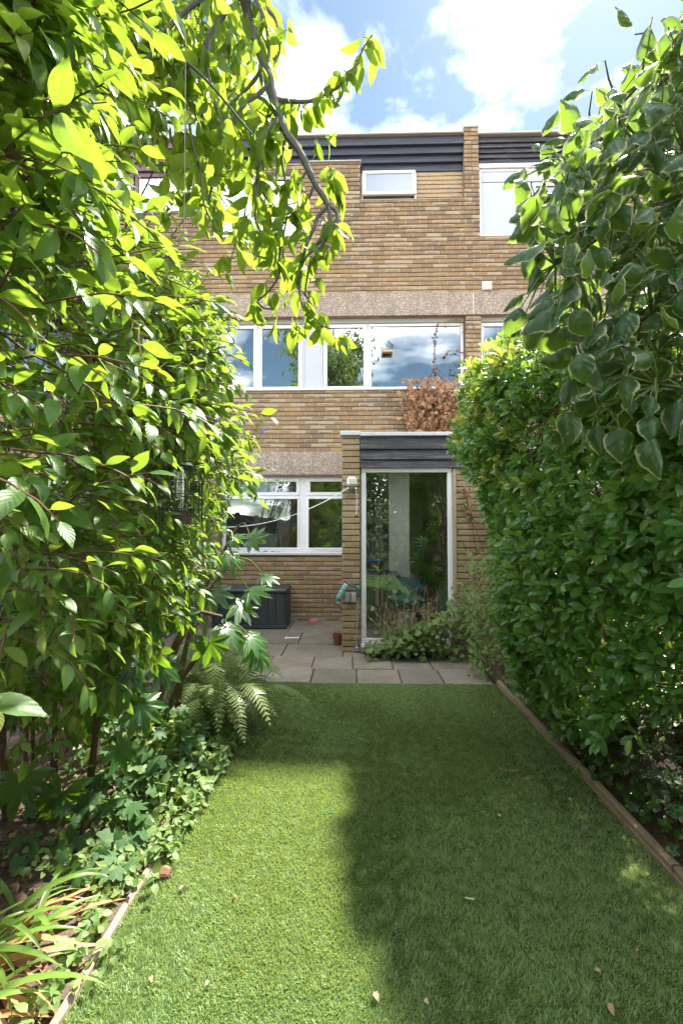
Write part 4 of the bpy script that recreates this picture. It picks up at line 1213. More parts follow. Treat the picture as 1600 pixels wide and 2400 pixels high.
for q in range(48):
    a = q / 48 * 6.283 + rfn.uniform(-.15, .15)
    L = rfn.uniform(.40, .60); H = rfn.uniform(.34, .66); 
    frond((-1.06 + rfn.uniform(-.05, .05), 3.44 + rfn.uniform(-.05, .05), .0), math.cos(a) * L / .6, math.sin(a) * L / .6 * .8, .6 * rfn.uniform(.8, 1.05), H, rfn.uniform(.62, .86))
for q in range(18):
    a = rfn.uniform(-1.9, .5); frond((-1.02 + rfn.uniform(-.05, .05), 3.38 + rfn.uniform(-.06, .06), .02), math.cos(a) * 1.0, math.sin(a) * .9, rfn.uniform(.46, .66), rfn.uniform(.26, .48), rfn.uniform(.68, .86))
frond((-1.02, 3.38, .02), .95, .05, .74, .33, .80)
frond((-1.02, 3.36, .02), -.35, -.95, .62, .30, .85)
frond((-1.0, 3.36, .02), .55, -.75, .56, .28, .85)

# ------------------------------------------------------------------ ground cover, litter, strap leaves of the left bed
fg = Foliage(P_SMALL, M['leaf_ground'], stuff='ground_cover')
rg = random.Random(17)
gtw = MB(); fg2 = Foliage(P_IVY5 + [P_FATSIA[0]], M.setdefault('leaf_gi', leaf_mat('ground_ivy_leaf', [(.035, .095, .028), (.05, .12, .035), (.065, .14, .04)], (.25, .42, .05), .6, .25, .3, 1, .1)), stuff='dark_ground_ivy')
def gh(x, y):      # height of the cover over the soil
    e = max(0, min(1, (y - 2.15) / .55)) * max(0, min(1, (3.35 - y) / .3))
    return .05 + .26 * e * max(.25, min(1, (-.80 - x) / .25)) 
n_ = 0
while n_ < 2500:
    y = rg.uniform(1.25, 3.4); x = -.80 - abs(rg.gauss(0, .38))
    if x < -2.3: continue
    if y < 1.9 and x < -1.0 and math.sin(x * 9 + y * 5) + rg.gauss(0, .5) < .25: continue
    if x < -1.25 and rg.random() < .55: continue
    if x > -.93 and y < 2.05 and (math.sin(y * 17) < .2 or rg.random() < .7): continue
    h = gh(x, y) * rg.uniform(.25, 1.1) + .02
    d = Vector((rg.gauss(.25, .6), rg.gauss(-.3, .6), rg.gauss(-.1, .3))); s = rg.uniform(.026, .055) * (1.3 if y > 2.4 else 1)
    fg.add((x, y, h), d, Vector((rg.gauss(0, .45), rg.gauss(-.25, .45), 1)), s)
    if n_ % 5 == 0: gtw.tube([(x, y, -.01), (x + rg.gauss(0, .02), y + rg.gauss(0, .02), h * .6), (x, y, h)], .0014, 3, False)
    n_ += 1
for q in range(240):
    y = rg.uniform(1.9, 3.4); x = -.95 - abs(rg.gauss(0, .4))
    if x < -2.2: continue
    fg2.add((x, y, gh(x, y) * rg.uniform(.5, 1.25) + .03), (rg.gauss(.2, .6), rg.gauss(-.4, .5), rg.gauss(-.3, .3)), (rg.gauss(0, .4), rg.gauss(-.3, .4), 1), rg.uniform(.045, .085))
gc = thing('ground_cover', 'low mat of small pale green leaves creeping over the soil along the lawn edge', 'ground cover', (-1.2, 2.3, 0))
gtw.obj('stems', M['greenstem'], gc, 'stuff')
fg.build(gc, 0, alone=False); fg2.build(gc, 0, alone=False)
gc['kind'] = 'stuff'
fl = Foliage(P_DEAD, M['litter'], stuff='leaf_litter')
for q in range(1500):
    if rg.random() < .7: x, y = rg.uniform(-2.3, -.93), rg.uniform(1.1, 3.6)
    else: x, y = rg.uniform(1.42, 1.92), rg.uniform(1.5, 4.4)
    fl.add((x, y, rg.uniform(.008, .022)), (rg.gauss(0, 1), rg.gauss(0, 1), rg.gauss(0, .12)), (rg.gauss(0, .25), rg.gauss(0, .25), 1), rg.uniform(.018, .05))
lit = thing('leaf_litter', 'brown dead leaves and bark scraps strewn over the bare soil of the beds', 'leaf litter', (-1.3, 1.8, 0)); lit['kind'] = 'stuff'
fl.build(lit, 0, alone=False)

def strap(L, W, n=9, lift=1.1, fall=2.3):
    V = []; UV = []; T = []; y = z = 0.
    for i in range(n + 1):
        t = i / n; w = W / 2 * (1 - t ** 3) * min(1, .6 + t * 2)
        for a in (-1, 0, 1):
            V.append((a * w, y, z + abs(a) * w * .45)); UV.append(((a + 1) / 2, t))
        ph = lift - fall * t ** 1.2; y += L / n * math.cos(ph); z += L / n * math.sin(ph)
    for i in range(n):
        for j in range(2):
            q = i * 3 + j; T += [(q, q + 1, q + 4), (q, q + 4, q + 3)]
    return dict(v=np.array(V), f=np.array(T), uv=np.array(UV))
P_STRAP = [strap(1, .062, 9, l, f) for l, f in ((1.1, 1.7), (.9, 1.6), (1.25, 2.3), (.8, 1.4))]
P_DRY = [strap(1, .07, 9, l, f) for l, f in ((.7, 1.5), (.5, 1.2), (.9, 2.8), (.35, .6))]
M['leaf_strap'] = leaf_mat('strap_leaf', [(.09, .18, .03), (.13, .24, .04), (.16, .27, .05)], (.4, .55, .06), .35, .45, .35, 1, .1)
M['leaf_dry'] = leaf_mat('dry_strap_leaf', [(.45, .24, .10), (.52, .32, .17), (.38, .2, .08), (.55, .4, .26)], (.5, .3, .12), .6, .3, .3, 1, .1)
day = thing('daylily_clump', 'clump of arching green strap leaves with withered orange ones beneath', 'plant', (-1.28, 1.5, 0))
f1 = Foliage(P_STRAP, M['leaf_strap']); f2 = Foliage(P_DRY, M['leaf_dry'], 'withered_leaf')
rs = random.Random(2)
for q in range(46):
    a = rs.gauss(.1, 1.2); p0 = Vector((-1.30 + rs.gauss(0, .06), 1.50 + rs.gauss(0, .10), .0))
    f1.add(p0, (math.cos(a), math.sin(a), 0), (rs.gauss(0, .15), rs.gauss(0, .15), 1), rs.uniform(.30, .56))
for q in range(34):
    a = rs.gauss(-.2, 1.0); p0 = Vector((-1.28 + rs.gauss(0, .07), 1.44 + rs.gauss(0, .10), .012))
    f2.add(p0, (math.cos(a), math.sin(a), 0), (rs.gauss(0, .3), rs.gauss(0, .3), 1), rs.uniform(.26, .48))
f1.build(day, 60); f2.build(day, 60)

# ------------------------------------------------------------------ buddleia by the house wall
bud = thing('buddleia_bush', 'spindly buddleia with small purple flower spikes against the brick wall', 'shrub', (-1.9, 5.6, 0))
fb = Foliage([leaf(1, .26, 5, 1, .4, .9, .2, d, 0, 0, .05) for d in (.4, .9)], M['leaf_ground'])
btw = MB(); rb = random.Random(6)
M['purple_flower'] = simple('purple_florets', (.38, .27, .62), .7, .2, .3, 60)
for (u, v, fl_) in ((560, 985, 1), (572, 978, 1), (565, 998, 1), (612, 1015, 1), (520, 965, 1), (605, 995, 0), (610, 985, 0), (550, 1020, 0), (530, 1000, 0), (540, 1040, 0), (500, 1010, 0), (575, 1050, 0)):
    t_ = at(u, v, 5.55); base_ = Vector((-1.9 + rb.uniform(-.1, .1), 5.6 + rb.uniform(-.1, .1), -.02))
    P = limb(bud, 'stem', [base_, base_.lerp(t_, .45) + Vector((-.12, 0, .25)), base_.lerp(t_, .8) + Vector((-.05, 0, .12)), t_], .009, .003, M['greenstem'], 5, 5)
    for p in P[6:]:
        for q in range(3):
            d = Vector((rb.gauss(.2, .8), rb.gauss(-.2, .8), rb.gauss(-.1, .4))); fb.add(p + rv(rb, .02), d, (rb.gauss(0, .4), -.3, 1), rb.uniform(.06, .11))
    if fl_:
        m = MB(); d = (P[-1] - P[-2]).normalized() + Vector((.5, 0, .1)); d.normalize()
        for q in range(70):
            t = rb.random(); o_ = t_ + d * t * .13 + rv(rb, .011 * (1.1 - t)); s = .0045
            m.box(o_.x - s, o_.x + s, o_.y - s, o_.y + s, o_.z - s, o_.z + s)
        m.obj('flower_spike', M['purple_flower'], bud)
fb.build(bud, 120)

# ------------------------------------------------------------------ hedge on the right
hedge = thing('evergreen_hedge', 'tall glossy green hedge with golden variegated shoots along the right fence', 'hedge', (1.6, 3.2, 0))
fh = Foliage(P_HEDGE, M['leaf_hedge']); fgold = Foliage(P_HEDGE, M['leaf_gold'], 'golden_leaf', 'golden_foliage')
htw = MB(); rh = random.Random(31)
HL = [(700, 1240), (760, 1215), (800, 1150), (870, 1085), (950, 1060), (1000, 1058), (1060, 1050), (1100, 1085), (1150, 1118), (1200, 1128), (1300, 1160), (1400, 1160), (1500, 1170), (1600, 1195), (1640, 1230), (1680, 1300)]
hst = []
for (bx, by) in ((1.85, 2.2), (1.7, 2.9), (1.65, 3.3), (1.5, 3.8), (1.6, 4.3), (1.5, 4.7)):
    for q in range(2):
        t_ = Vector((rh.uniform(1.1, 1.6), by + rh.uniform(-.2, .2), rh.uniform(1.9, 2.8)))
        P = limb(hedge, 'stem', [(bx, by, -.03), (bx - .02, by, .6), (bx * .7 + t_.x * .3, by, 1.4), tuple(t_)], .025, .008, M['stem'], 4, 6, .1); hst.append(P)
hpt = np.array([tuple(p) for P in hst for p in P[2:]])
def htop(y): return interp([(1.8, 2.2), (2.4, 2.5), (3.0, 2.75), (3.6, 3.0), (4.2, 3.2), (4.8, 3.0), (5.0, 2.6)], y)
def hface(y, z):
    return interp([(1.8, 1.36), (2.4, 1.22), (3.0, 1.14), (3.6, 1.06), (4.2, .98), (4.8, 1.0)], y) + .06 * math.sin(z * 4 + y * 2.3) + .05 * math.sin(y * 5.1 - z * 2.7) + (.18 * max(0, .9 - z)) - .0
cnt = 0; tries = 0
while cnt < 2500 and tries < 90000:
    tries += 1
    y = rh.uniform(1.75, 4.95); z = rh.uniform(.12, 3.2)
    if z > htop(y) + rh.gauss(0, .08): continue
    depth = abs(rh.gauss(0, .16))
    top = z > htop(y) - .2
    x = hface(y, z) + (rh.uniform(0, .7) if top else depth)
    if x > 1.9: continue
    u, v, d = proj(x, y, z)
    if u < interp(HL, v) + 22 + rh.uniform(-14, 10): continue
    low = interp([(1100, 1640), (1200, 1650), (1330, 1720), (1400, 1730), (1480, 1700), (1560, 1660), (1700, 1620)], u)
    if v > low + rh.gauss(0, 12): continue
    if u > 1540 and v > 1480 and rh.random() < .3: continue
    p0 = Vector((x, y, z))
    out = Vector((-.75 + (.5 if top else 0), -.45, .45 + (.9 if top else 0))) + rv(rh, .38); out.normalize()
    gold = math.sin(u * .012 + 1.2) + math.sin(v * .017) * .8 + rh.gauss(0, 1.0) > 1.35 and v < 1150 and u < 1420
    if rh.random() < .004: gold = True
    fol = fgold if gold else fh
    L = rh.uniform(.07, .13); tip = p0 + out * L
    htw.tube([p0 - out * .1, p0, tip], [.0035, .003, .002], 4, False)
    nl_ = rh.randint(6, 9); ph = rh.uniform(0, 6)
    a = out.cross(Vector((.1, .2, 1))).normalized(); b = a.cross(out)
    for q in range(nl_):
        f = q / nl_; th = ph + q * 2.4
        ld = out * (.35 + 1.0 * f) + (a * math.cos(th) + b * math.sin(th)) * (1.05 - .45 * f) + Vector((0, 0, -.08)) + rv(rh, .12)
        fol.add(p0.lerp(tip, .15 + .85 * f), ld, out + Vector((0, -.2, .6)) + rv(rh, .45), rh.uniform(.066, .115) * (1 - .2 * f))
    if rh.random() < .35:
        j = int(np.argmin(((hpt - np.array(p0)) ** 2).sum(1))); q = Vector(hpt[j])
        htw.tube([q, (q + p0) / 2 + Vector((0, 0, -.03)), p0], .004, 4, False)
    cnt += 1
# young shoots standing above the top
for (u, v, Y) in ((1210, 780, 3.9), (1230, 770, 3.8), (1150, 830, 4.1), (1180, 815, 4.0), (1120, 850, 4.2), (1255, 800, 3.7), (1095, 880, 4.2)):
    b0 = at(u, v + 60, Y); t_ = at(u + rh.uniform(-10, 10), v, Y)
    htw.tube([b0, t_], [.004, .002], 4, False)
    for q in range(16):
        f = q / 16; th = q * 2.4; fh.add(b0.lerp(t_, f), Vector((math.cos(th), math.sin(th), .7 + f)), (0, 0, 1), .05 * (1.1 - .5 * f))
htw.obj('twigs', M['stem'], hedge, 'stuff')
fh.build(hedge, 260, 16); fgold.build(hedge, 40, 14)

# ------------------------------------------------------------------ large variegated ivy at the top right
ivy = thing('variegated_ivy', 'mass of large drooping cream edged ivy leaves overhanging the hedge', 'ivy', (1.9, 1.25, 0))
fi = Foliage(P_IVY, M['leaf_ivy'])
itw = MB(); ri = random.Random(44)
IL = [(-300, 1600), (0, 1575), (60, 1530), (130, 1445), (170, 1415), (230, 1345), (300, 1275), (380, 1215), (440, 1165), (520, 1165), (600, 1250), (650, 1235), (700, 1215), (750, 1190), (800, 1245), (900, 1315), (950, 1335), (1000, 1335), (1050, 1420), (1090, 1500), (1120, 1600)]
vines = []
for (tu, tv, tY) in ((1330, 400, 2.0), (1450, 250, 1.9), (1300, 620, 1.9), (1480, 560, 1.8), (1560, 150, 1.9), (1400, 800, 1.8), (1540, 900, 1.6), (1280, 470, 2.1), (1560, 420, 1.7)):
    t_ = at(tu, tv, tY)
    P = limb(ivy, 'stem', [(1.9, 1.25, -.03), (1.92, 1.27, 1.2), (1.88, 1.35, 2.1 if tv > 500 else 2.7), ((1.85 + t_.x) / 2, (1.5 + t_.y) / 2, t_.z + .1 + (.15 if tv < 500 else .05)), tuple(t_)], .02, .006, M['stem'], 5, 6, .06); vines.append(P)
vpt = np.array([tuple(p) for P in vines for p in P[8:]])
cnt = 0; tries = 0
while cnt < 1900 and tries < 60000:
    tries += 1
    Y = ri.uniform(1.45, 2.8); u = ri.uniform(1150, 1950); v = ri.uniform(-350, 1090)
    if u < interp(IL, v) + 55 + ri.uniform(-15, 20): continue
    if v > interp([(1200, 760), (1300, 960), (1400, 1000), (1500, 1050), (1600, 1080)], u) - 70: continue
    p0 = at(u, v, Y)
    if p0.x > 2.2: continue
    d = Vector((-.4 + ri.gauss(0, .6), -.3 + ri.gauss(0, .5), -.65 + ri.gauss(0, .5)))
    s = ri.choice((ri.uniform(.105, .165), ri.uniform(.07, .13)))
    fi.add(p0, d, Vector((-.35, -.45, .6)) + rv(ri, .6), s)
    j = int(np.argmin(((vpt - np.array(p0)) ** 2).sum(1))); q = Vector(vpt[j])
    if cnt % 2 == 0 and (q - p0).length < .5: itw.tube([q, (q + p0) / 2 + Vector((0, 0, .04)), p0 - d.normalized() * s * .3], [.004, .003, .002], 4, False)
    cnt += 1
# single leaves that make the outline against sky and wall
for (u, v, Y, dx, dz, s) in ((1232, 395, 1.9, -.8, -.45, .125), (1248, 480, 1.9, -.9, -.5, .13), (1275, 520, 1.85, -.45, -1, .17), (1265, 350, 2.0, -.2, 1, .09), (1250, 395, 2.0, .6, .5, .12), (1310, 255, 1.9, -.7, -.55, .12), (1400, 150, 1.8, -.7, -.3, .10), (1520, 60, 1.7, -.4, -1, .14), (1225, 690, 1.9, -.8, -.25, .11), (1220, 720, 1.85, -.6, -.9, .13), (1255, 620, 1.9, -.4, -1, .13), (1215, 760, 1.9, -.7, -.8, .09), (1260, 580, 1.9, -.55, -1, .14), (1330, 330, 1.8, -.6, .3, .10), (1370, 210, 1.8, -.8, .2, .10), (1480, 60, 1.75, -.3, .6, .11), (1335, 960, 1.6, -.2, -1, .14), (1400, 990, 1.6, 0, -1, .13), (1450, 1000, 1.55, .05, -1, .13), (1530, 1020, 1.5, .1, -1, .15), (1340, 880, 1.7, -.5, -1, .13)):
    o_ = at(u, v, Y); d = Vector((dx, ri.uniform(-.3, .1), dz))
    fi.add(o_, d, Vector((-.2, -.7, .7)) + rv(ri, .15), s)
    q = Vector(vpt[int(np.argmin(((vpt - np.array(o_)) ** 2).sum(1)))])
    itw.tube([q, (q + o_) / 2 + Vector((0, 0, .03)), o_ - d.normalized() * s * .3], [.005, .004, .0025], 5, False)
itw.obj('leaf_stalks', M['greenstem'], ivy, 'stuff')
fi.build(ivy, 300, 20)

# ------------------------------------------------------------------ low white-edged shrub and ivy under the hedge
eu = thing('white_edged_euonymus', 'low shrub of small white edged leaves under the hedge behind the timber edging', 'shrub', (1.62, 2.3, 0))
fe = Foliage(P_HEDGE, M['leaf_silver']); etw = MB(); re_ = random.Random(9)
cnt = 0
while cnt < 620:
    y = re_.uniform(1.5, 3.2); x = re_.uniform(1.42, 1.9); z = abs(re_.gauss(.30, .22)) + .03
    if z > .78 - .35 * abs(y - 2.2): continue
    if x < 1.46 + .25 * (z < .2) * re_.random(): continue
    p0 = Vector((x, y, z)); out = (Vector((-.6, -.35, .7)) + rv(re_, .45)).normalized(); tip = p0 + out * .06
    etw.tube([p0 - out * .12, tip], [.0025, .0015], 3, False)
    for q in range(7):
        th = q * 2.4; a = out.cross(Vector((.2, .1, 1))).normalized(); b = a.cross(out)
        fe.add(p0.lerp(tip, q / 7), out * .5 + (a * math.cos(th) + b * math.sin(th)), out + Vector((0, 0, .4)), re_.uniform(.030, .050))
    cnt += 1
etw.obj('twigs', M['stem'], eu, 'stuff'); fe.build(eu, 200, 14)
iv2 = thing('creeping_ivy', 'dark green ivy leaves creeping under the hedge beside the timber edging', 'ivy', (1.5, 3.6, 0))
f5 = Foliage(P_IVY5 + P_SMALL[:1], M['leaf_fatsia']); i2 = MB()
for q in range(260):
    y = re_.uniform(2.0, 4.45); x = 1.40 + abs(re_.gauss(0, .16)); z = re_.uniform(.02, .26)
    f5.add((x, y, z), (re_.gauss(-.4, .6), re_.gauss(-.3, .6), re_.gauss(-.3, .3)), (re_.gauss(-.3, .4), re_.gauss(-.4, .4), .9), re_.uniform(.03, .062))
    if q % 3 == 0: i2.tube([(x, y, z), (x + .03, y + .02, 0)], .0018, 3, False)
i2.obj('stems', M['stem'], iv2, 'stuff'); f5.build(iv2, 150, 14)

# ------------------------------------------------------------------ dead ivy on the wall above the extension
di = thing('dead_ivy', 'brown withered ivy hanging over the extension roof below the first floor window', 'ivy', (1.2, YF - .05, 2.7))
fx = Foliage(P_DEAD + P_IVY5[:1], M['leaf_dead']); rx = random.Random(12); dtw = MB()
cnt = 0
while cnt < 1500:
    u = rx.uniform(935, 1130); v = rx.uniform(885, 1030)
    cxm = interp([(885, 1010), (920, 1000), (1030, 1010)], v)
    if u < 955 and rx.random() < .75: continue
    if v < 905 and rx.random() < .6: continue
    Y = YF - .05 - abs(rx.gauss(0, .16))
    o_ = at(u, v, Y)
    fx.add(o_, (rx.gauss(0, .6), rx.gauss(-.3, .4), -1), Vector((rx.gauss(0, .5), -1, rx.gauss(.4, .4))), rx.uniform(.045, .085))
    cnt += 1
for path in ([(1090, 910), (1085, 880), (1060, 870), (1065, 850), (1090, 845), (1092, 800), (1085, 760)], [(1030, 900), (1022, 860), (1020, 820), (1022, 780), (1028, 755)], [(1092, 830), (1060, 822), (1040, 830)], [(1080, 752), (1070, 748), (1040, 756)], [(1095, 900), (1094, 840), (1090, 790)], [(1022, 862), (1005, 885), (1000, 905)], [(1022, 862), (1045, 885)]):
    P = smooth_path([at(u, v, YF + .06) for u, v in path], 4); dtw.tube(P, .004, 4, False)
    for p in P:
        for q in range(2):
            if rx.random() < .8: fx.add(p + rv(rx, .015), (rx.gauss(0, .7), rx.gauss(-.2, .3), -.7), (rx.gauss(0, .5), -1, .3), rx.uniform(.02, .045))
for q in range(12):
    o_ = at(rx.uniform(990, 1100), 1020, YF - .1); dtw.tube([o_, at(rx.uniform(960, 1100), rx.uniform(900, 960), YF - .08)], .005, 4, False)
dtw.obj('dead_stems', M['stem'], di, 'stuff'); fx.build(di, 300, 6)
# wall behind leaves: hanging strand right of the door
di2 = thing('withered_creeper', 'thin creeper with pinkish brown withered leaves on the brick beside the glazed door', 'creeper', (1.5, YE, .0))
fz = Foliage(P_DEAD, M['leaf_dead']); zt = MB(); fy = Foliage(P_SMALL, M['leaf_ground'], 'green_leaf', 'green_foliage')
for path, lv in (([(1130, 1480), (1120, 1330), (1105, 1230), (1095, 1180), (1090, 1140)], 1), ([(1150, 1450), (1135, 1300), (1100, 1215), (1085, 1180)], 0), ([(1125, 1440), (1150, 1340), (1140, 1250), (1128, 1200)], 0), ([(1110, 1500), (1115, 1420), (1105, 1330), (1080, 1260)], 0)):
    P = smooth_path([at(u, v, YE - .02) for u, v in path], 5); zt.tube(P, .004, 4, False)
    for i, p in enumerate(P):
        if lv and i > len(P) * .55:
            for q in range(3): fz.add(p + rv(rx, .015), (rx.gauss(0, .4), -.2, -1), (rx.gauss(0, .5), -1, .3), rx.uniform(.05, .08))
        elif rx.random() < .55: fy.add(p + rv(rx, .02), (rx.gauss(0, .6), -.4, -.6), (rx.gauss(0, .4), -1, .6), rx.uniform(.04, .07))
zt.obj('stems', M['stem'], di2, 'stuff'); fz.build(di2, 60); fy.build(di2, 60)

# ------------------------------------------------------------------ ivy and dry stalks in front of the door
dp = thing('door_ivy', 'bright green ivy and dry brown stalks growing from a black trough before the glazed door', 'plant', (.75, 5.42, 0))
M['blackplastic'] = simple('black_plastic', (.02, .02, .022), .5, .4, .2, 10)
m = MB(); m.box(.14, 1.15, 5.36, 5.53, .006, .11, .015); m.obj('trough', M['blackplastic'], dp)
f7 = Foliage(P_IVY5 + P_SMALL[:2], M['leaf_ground']); rp = random.Random(77); pst = MB()
M['leaf_ivygreen'] = M['leaf_ground']
for q in range(760):
    x = min(1.75, max(.18, rp.gauss(.82, .34))); y = rp.uniform(5.18, 5.52)
    hmax = interp([(.15, .14), (.35, .26), (.6, .36), (.85, .42), (1.05, .55), (1.2, .72), (1.8, .9)], x)
    z = rp.uniform(.03, 1) ** .8 * hmax + .02
    f7.add((x, y, z), (rp.gauss(-.1, .6), rp.gauss(-.6, .4), rp.gauss(-.2, .4)), (rp.gauss(0, .4), -.7, .8), rp.uniform(.035, .075))
    if q % 4 == 0: pst.tube([(x, y, z), (x + rp.gauss(0, .05), 5.45, .06)], .0022, 4, False)
for q in range(60):
    b0 = Vector((rp.gauss(.72, .20), 5.34 + rp.uniform(-.05, .05), .1)); a = rp.gauss(-.1, .55); L = rp.uniform(.35, .82)
    t_ = b0 + Vector((math.sin(a) * L, rp.gauss(-.03, .06), math.cos(a) * L)); md = (b0 + t_) / 2 + Vector((rp.gauss(0, .03), 0, .03))
    pst.tube([b0, md, t_], [.003, .0024, .0015], 4, False)
    for s in range(2): f7.add(b0.lerp(t_, rp.uniform(.3, 1)), (rp.gauss(0, .6), rp.gauss(-.5, .4), rp.gauss(-.1, .4)), (rp.gauss(0, .4), -.7, .8), rp.uniform(.025, .05))
    for s in range(5):
        e = md.lerp(t_, rp.random()); pst.tube([e, e + Vector((rp.gauss(0, .06), rp.gauss(0, .03), rp.uniform(.02, .08)))], .0012, 3, False)
pst.obj('dry_stalks', M['dryst'] if 'dryst' in M else M.setdefault('dryst', simple('dry_stalks', (.42, .29, .19), .8, .2, .25, 30)), dp, 'stuff')
f7.build(dp, 200, 10)
for path in ([(1060, 1470), (1110, 1500), (1150, 1540), (1200, 1560)], [(1050, 1520), (1090, 1525), (1130, 1545), (1180, 1548)], [(1140, 1440), (1120, 1480), (1090, 1500), (1060, 1530)]):
    limb(dp, 'woody_stem', [at(u, v, 5.3 - .0006 * (u - 1050)) for u, v in path], .012, .007, M['bark'], 4, 6, .1)

# shrubby green at the foot of the hedge by the patio corner
cr = thing('corner_bramble', 'dull green round leaved bramble at the patio corner below the hedge', 'shrub', (1.4, 4.85, 0))
fcb = Foliage(P_SMALL, M['leaf_ground']); cbt = MB()
for q in range(900):
    y = rp.uniform(4.5, 5.5); x = 1.22 + abs(rp.gauss(0, .2)) + .05 * math.sin(y * 9); z = rp.uniform(.02, 1.25) * (1 if x > 1.3 else .7)
    fcb.add((x, y, z), (rp.gauss(-.5, .5), rp.gauss(-.5, .5), rp.gauss(-.2, .4)), (-.5, -.6, .8), rp.uniform(.03, .055))
    if q % 15 == 0: cbt.tube([(x, y, z), (x + .08, y + .03, max(-.01, z - .3)), (x + .12, y + .05, -.02)], .0022, 4, False)
cbt.obj('stems', M['greenstem'], cr, 'stuff'); fcb.build(cr, 200, 10)
# ------------------------------------------------------------------ timber edging
def timber(name, a, b, wear):
    k = NT(name); p = k.geo()
    g_ = k.noise(1.0, 6, .65, k.mapping(p, (60, 3, 60)))
    c = k.mix(g_, a, b)
    c = k.mix(k.math('MULTIPLY', k.ramp(k.noise(7, 5, .7, p), [(.5, 0.0), (.7, 1.0)]), wear), c, (.10, .085, .065))
    return k.done(k.bsdf(c, .85, .2, k.bump(g_, .6, .005)))
M['edge_l'] = timber('pale_edging_timber', (.24, .17, .13), (.36, .27, .21), .6)
M['edge_r'] = timber('brown_edging_timber', (.20, .145, .09), (.33, .25, .165), .45)
def edging(name, label, x0, x1, segs, top, mat):
    e = thing(name, label, 'edging', ((x0 + x1) / 2, (segs[0] + segs[-1]) / 2, 0)); r = random.Random(int(x0 * 100))
    for a, b in zip(segs[:-1], segs[1:]):
        m = MB(); n = 6; dx = [r.uniform(-.004, .004) for _ in range(n + 1)]; dz = [r.uniform(-.003, .003) for _ in range(n + 1)]
        vs = []; fs = []
        for i in range(n + 1):
            y = a + .004 + (b - a - .008) * i / n
            X0, X1, T = x0 + dx[i], x1 + dx[i], top + dz[i]
            vs += [(X0, y, -.05), (X1, y, -.05), (X1, y, T - .006), (X1 - .006, y, T), (X0 + .006, y, T), (X0, y, T - .006)]
        for i in range(n):
            for j in range(6):
                fs.append((i * 6 + j, i * 6 + (j + 1) % 6, (i + 1) * 6 + (j + 1) % 6, (i + 1) * 6 + j))
        fs.append((5, 4, 3, 2, 1, 0)); fs.append(tuple(n * 6 + j for j in range(6)))
        m.add(vs, fs); m.obj('edging_board', M[mat], e)
    return e
edging('lawn_edging', 'pale sunlit timber edging between the lawn and the ground cover', LX0 - .026, LX0 + .001, [-1.2, .6, 2.06, 3.2, LY1 - .01], .026, 'edge_l')
er = edging('lawn_edging', 'brown timber edging between the lawn and the hedge', LX1 - .001, LX1 + .040, [-1.2, .9, 2.05, 3.05, LY1 - .01], .055, 'edge_r')
m = MB(); m.box(LX1 - .012, LX1 - .002, .0, 2.6, -.02, .026); m.obj('batten', M['edge_r'], er)

# ------------------------------------------------------------------ fences
M['fence_r'] = timber('brown_fence_board', (.10, .055, .03), (.20, .115, .065), .4)
M['fence_l'] = timber('grey_fence_board', (.05, .05, .055), (.10, .10, .11), .4)
def fence(label, x, y0, y1, top, mat, face):
    f = thing('garden_fence', label, 'fence', (x, (y0 + y1) / 2, 0))
    n = max(1, round((y1 - y0) / 1.83)); w = (y1 - y0) / n
    for i in range(n + 1):
        y = y0 + i * w; m = MB(); m.box(x - .045, x + .045, y - .045, y + .045, -.05, top + .08, .008); m.obj('post', M[mat], f)
    r = random.Random(int(x * 50))
    for i in range(n):
        a, b = y0 + i * w + .047, y0 + (i + 1) * w - .047
        z = .05
        while z < top - .02:
            m = MB(); t = .014
            xo = x + face * .004
            vs = [(xo + face * .020, a, z), (xo + face * .020, b, z + r.uniform(-.004, .004)), (xo + face * .006, b, z + .175), (xo + face * .006, a, z + .175),
                  (xo + face * .008, a, z), (xo + face * .008, b, z), (xo, b, z + .175), (xo, a, z + .175)]
            m.add(vs, [(0, 1, 2, 3), (7, 6, 5, 4), (4, 5, 1, 0), (3, 2, 6, 7), (0, 3, 7, 4), (1, 5, 6, 2)])
            m.obj('fence_board', M[mat], f)
            z += .145
fence('brown overlapping timber fence behind the hedge', 2.02, -4.3, 5.5, 1.72, 'fence_r', -1)
fence('dark grey timber fence behind the dogwood and fatsia', -2.5, -4.3, 7.3, 1.78, 'fence_l', 1)

# ------------------------------------------------------------------ deck box
M['deckbox'] = simple('anthracite_plastic', (.045, .055, .06), .42, .4, .08, 4, .15, 60)
bx = thing('storage_box', 'dark grey plastic garden storage box with plank pattern standing against the wall', 'storage box', (-1.55, 7.05, .012))
B0, B1, BY0, BY1, BZ = -2.13, -.985, 6.80, 7.36, .61
m = MB(); m.box(B0 + .02, B1 - .02, BY0 + .02, BY1 - .01, .012, BZ - .06, .02); m.box(B0 + .012, B1 - .012, BY0 + .012, BY1 - .005, .014, .075, .01); m.obj('body', M['deckbox'], bx)
nplk = 9
for i in range(nplk):
    a = B0 + .05 + (B1 - B0 - .10) * i / nplk; b = B0 + .05 + (B1 - B0 - .10) * (i + 1) / nplk
    m = MB(); m.box(a + .003, b - .003, BY0 + .010, BY0 + .024, .085, BZ - .085, .004); m.obj('front_plank', M['deckbox'], bx)
for i in range(4):
    a = BY0 + .05 + (BY1 - BY0 - .08) * i / 4; b = a + (BY1 - BY0 - .08) / 4
    m = MB(); m.box(B1 - .024, B1 - .010, a + .003, b - .003, .085, BZ - .085, .004); m.obj('side_plank', M['deckbox'], bx)
m = MB(); m.box(B0, B1, BY0, BY1, BZ - .075, BZ - .005, .022)
lid = m.obj('lid', M['deckbox'], bx)
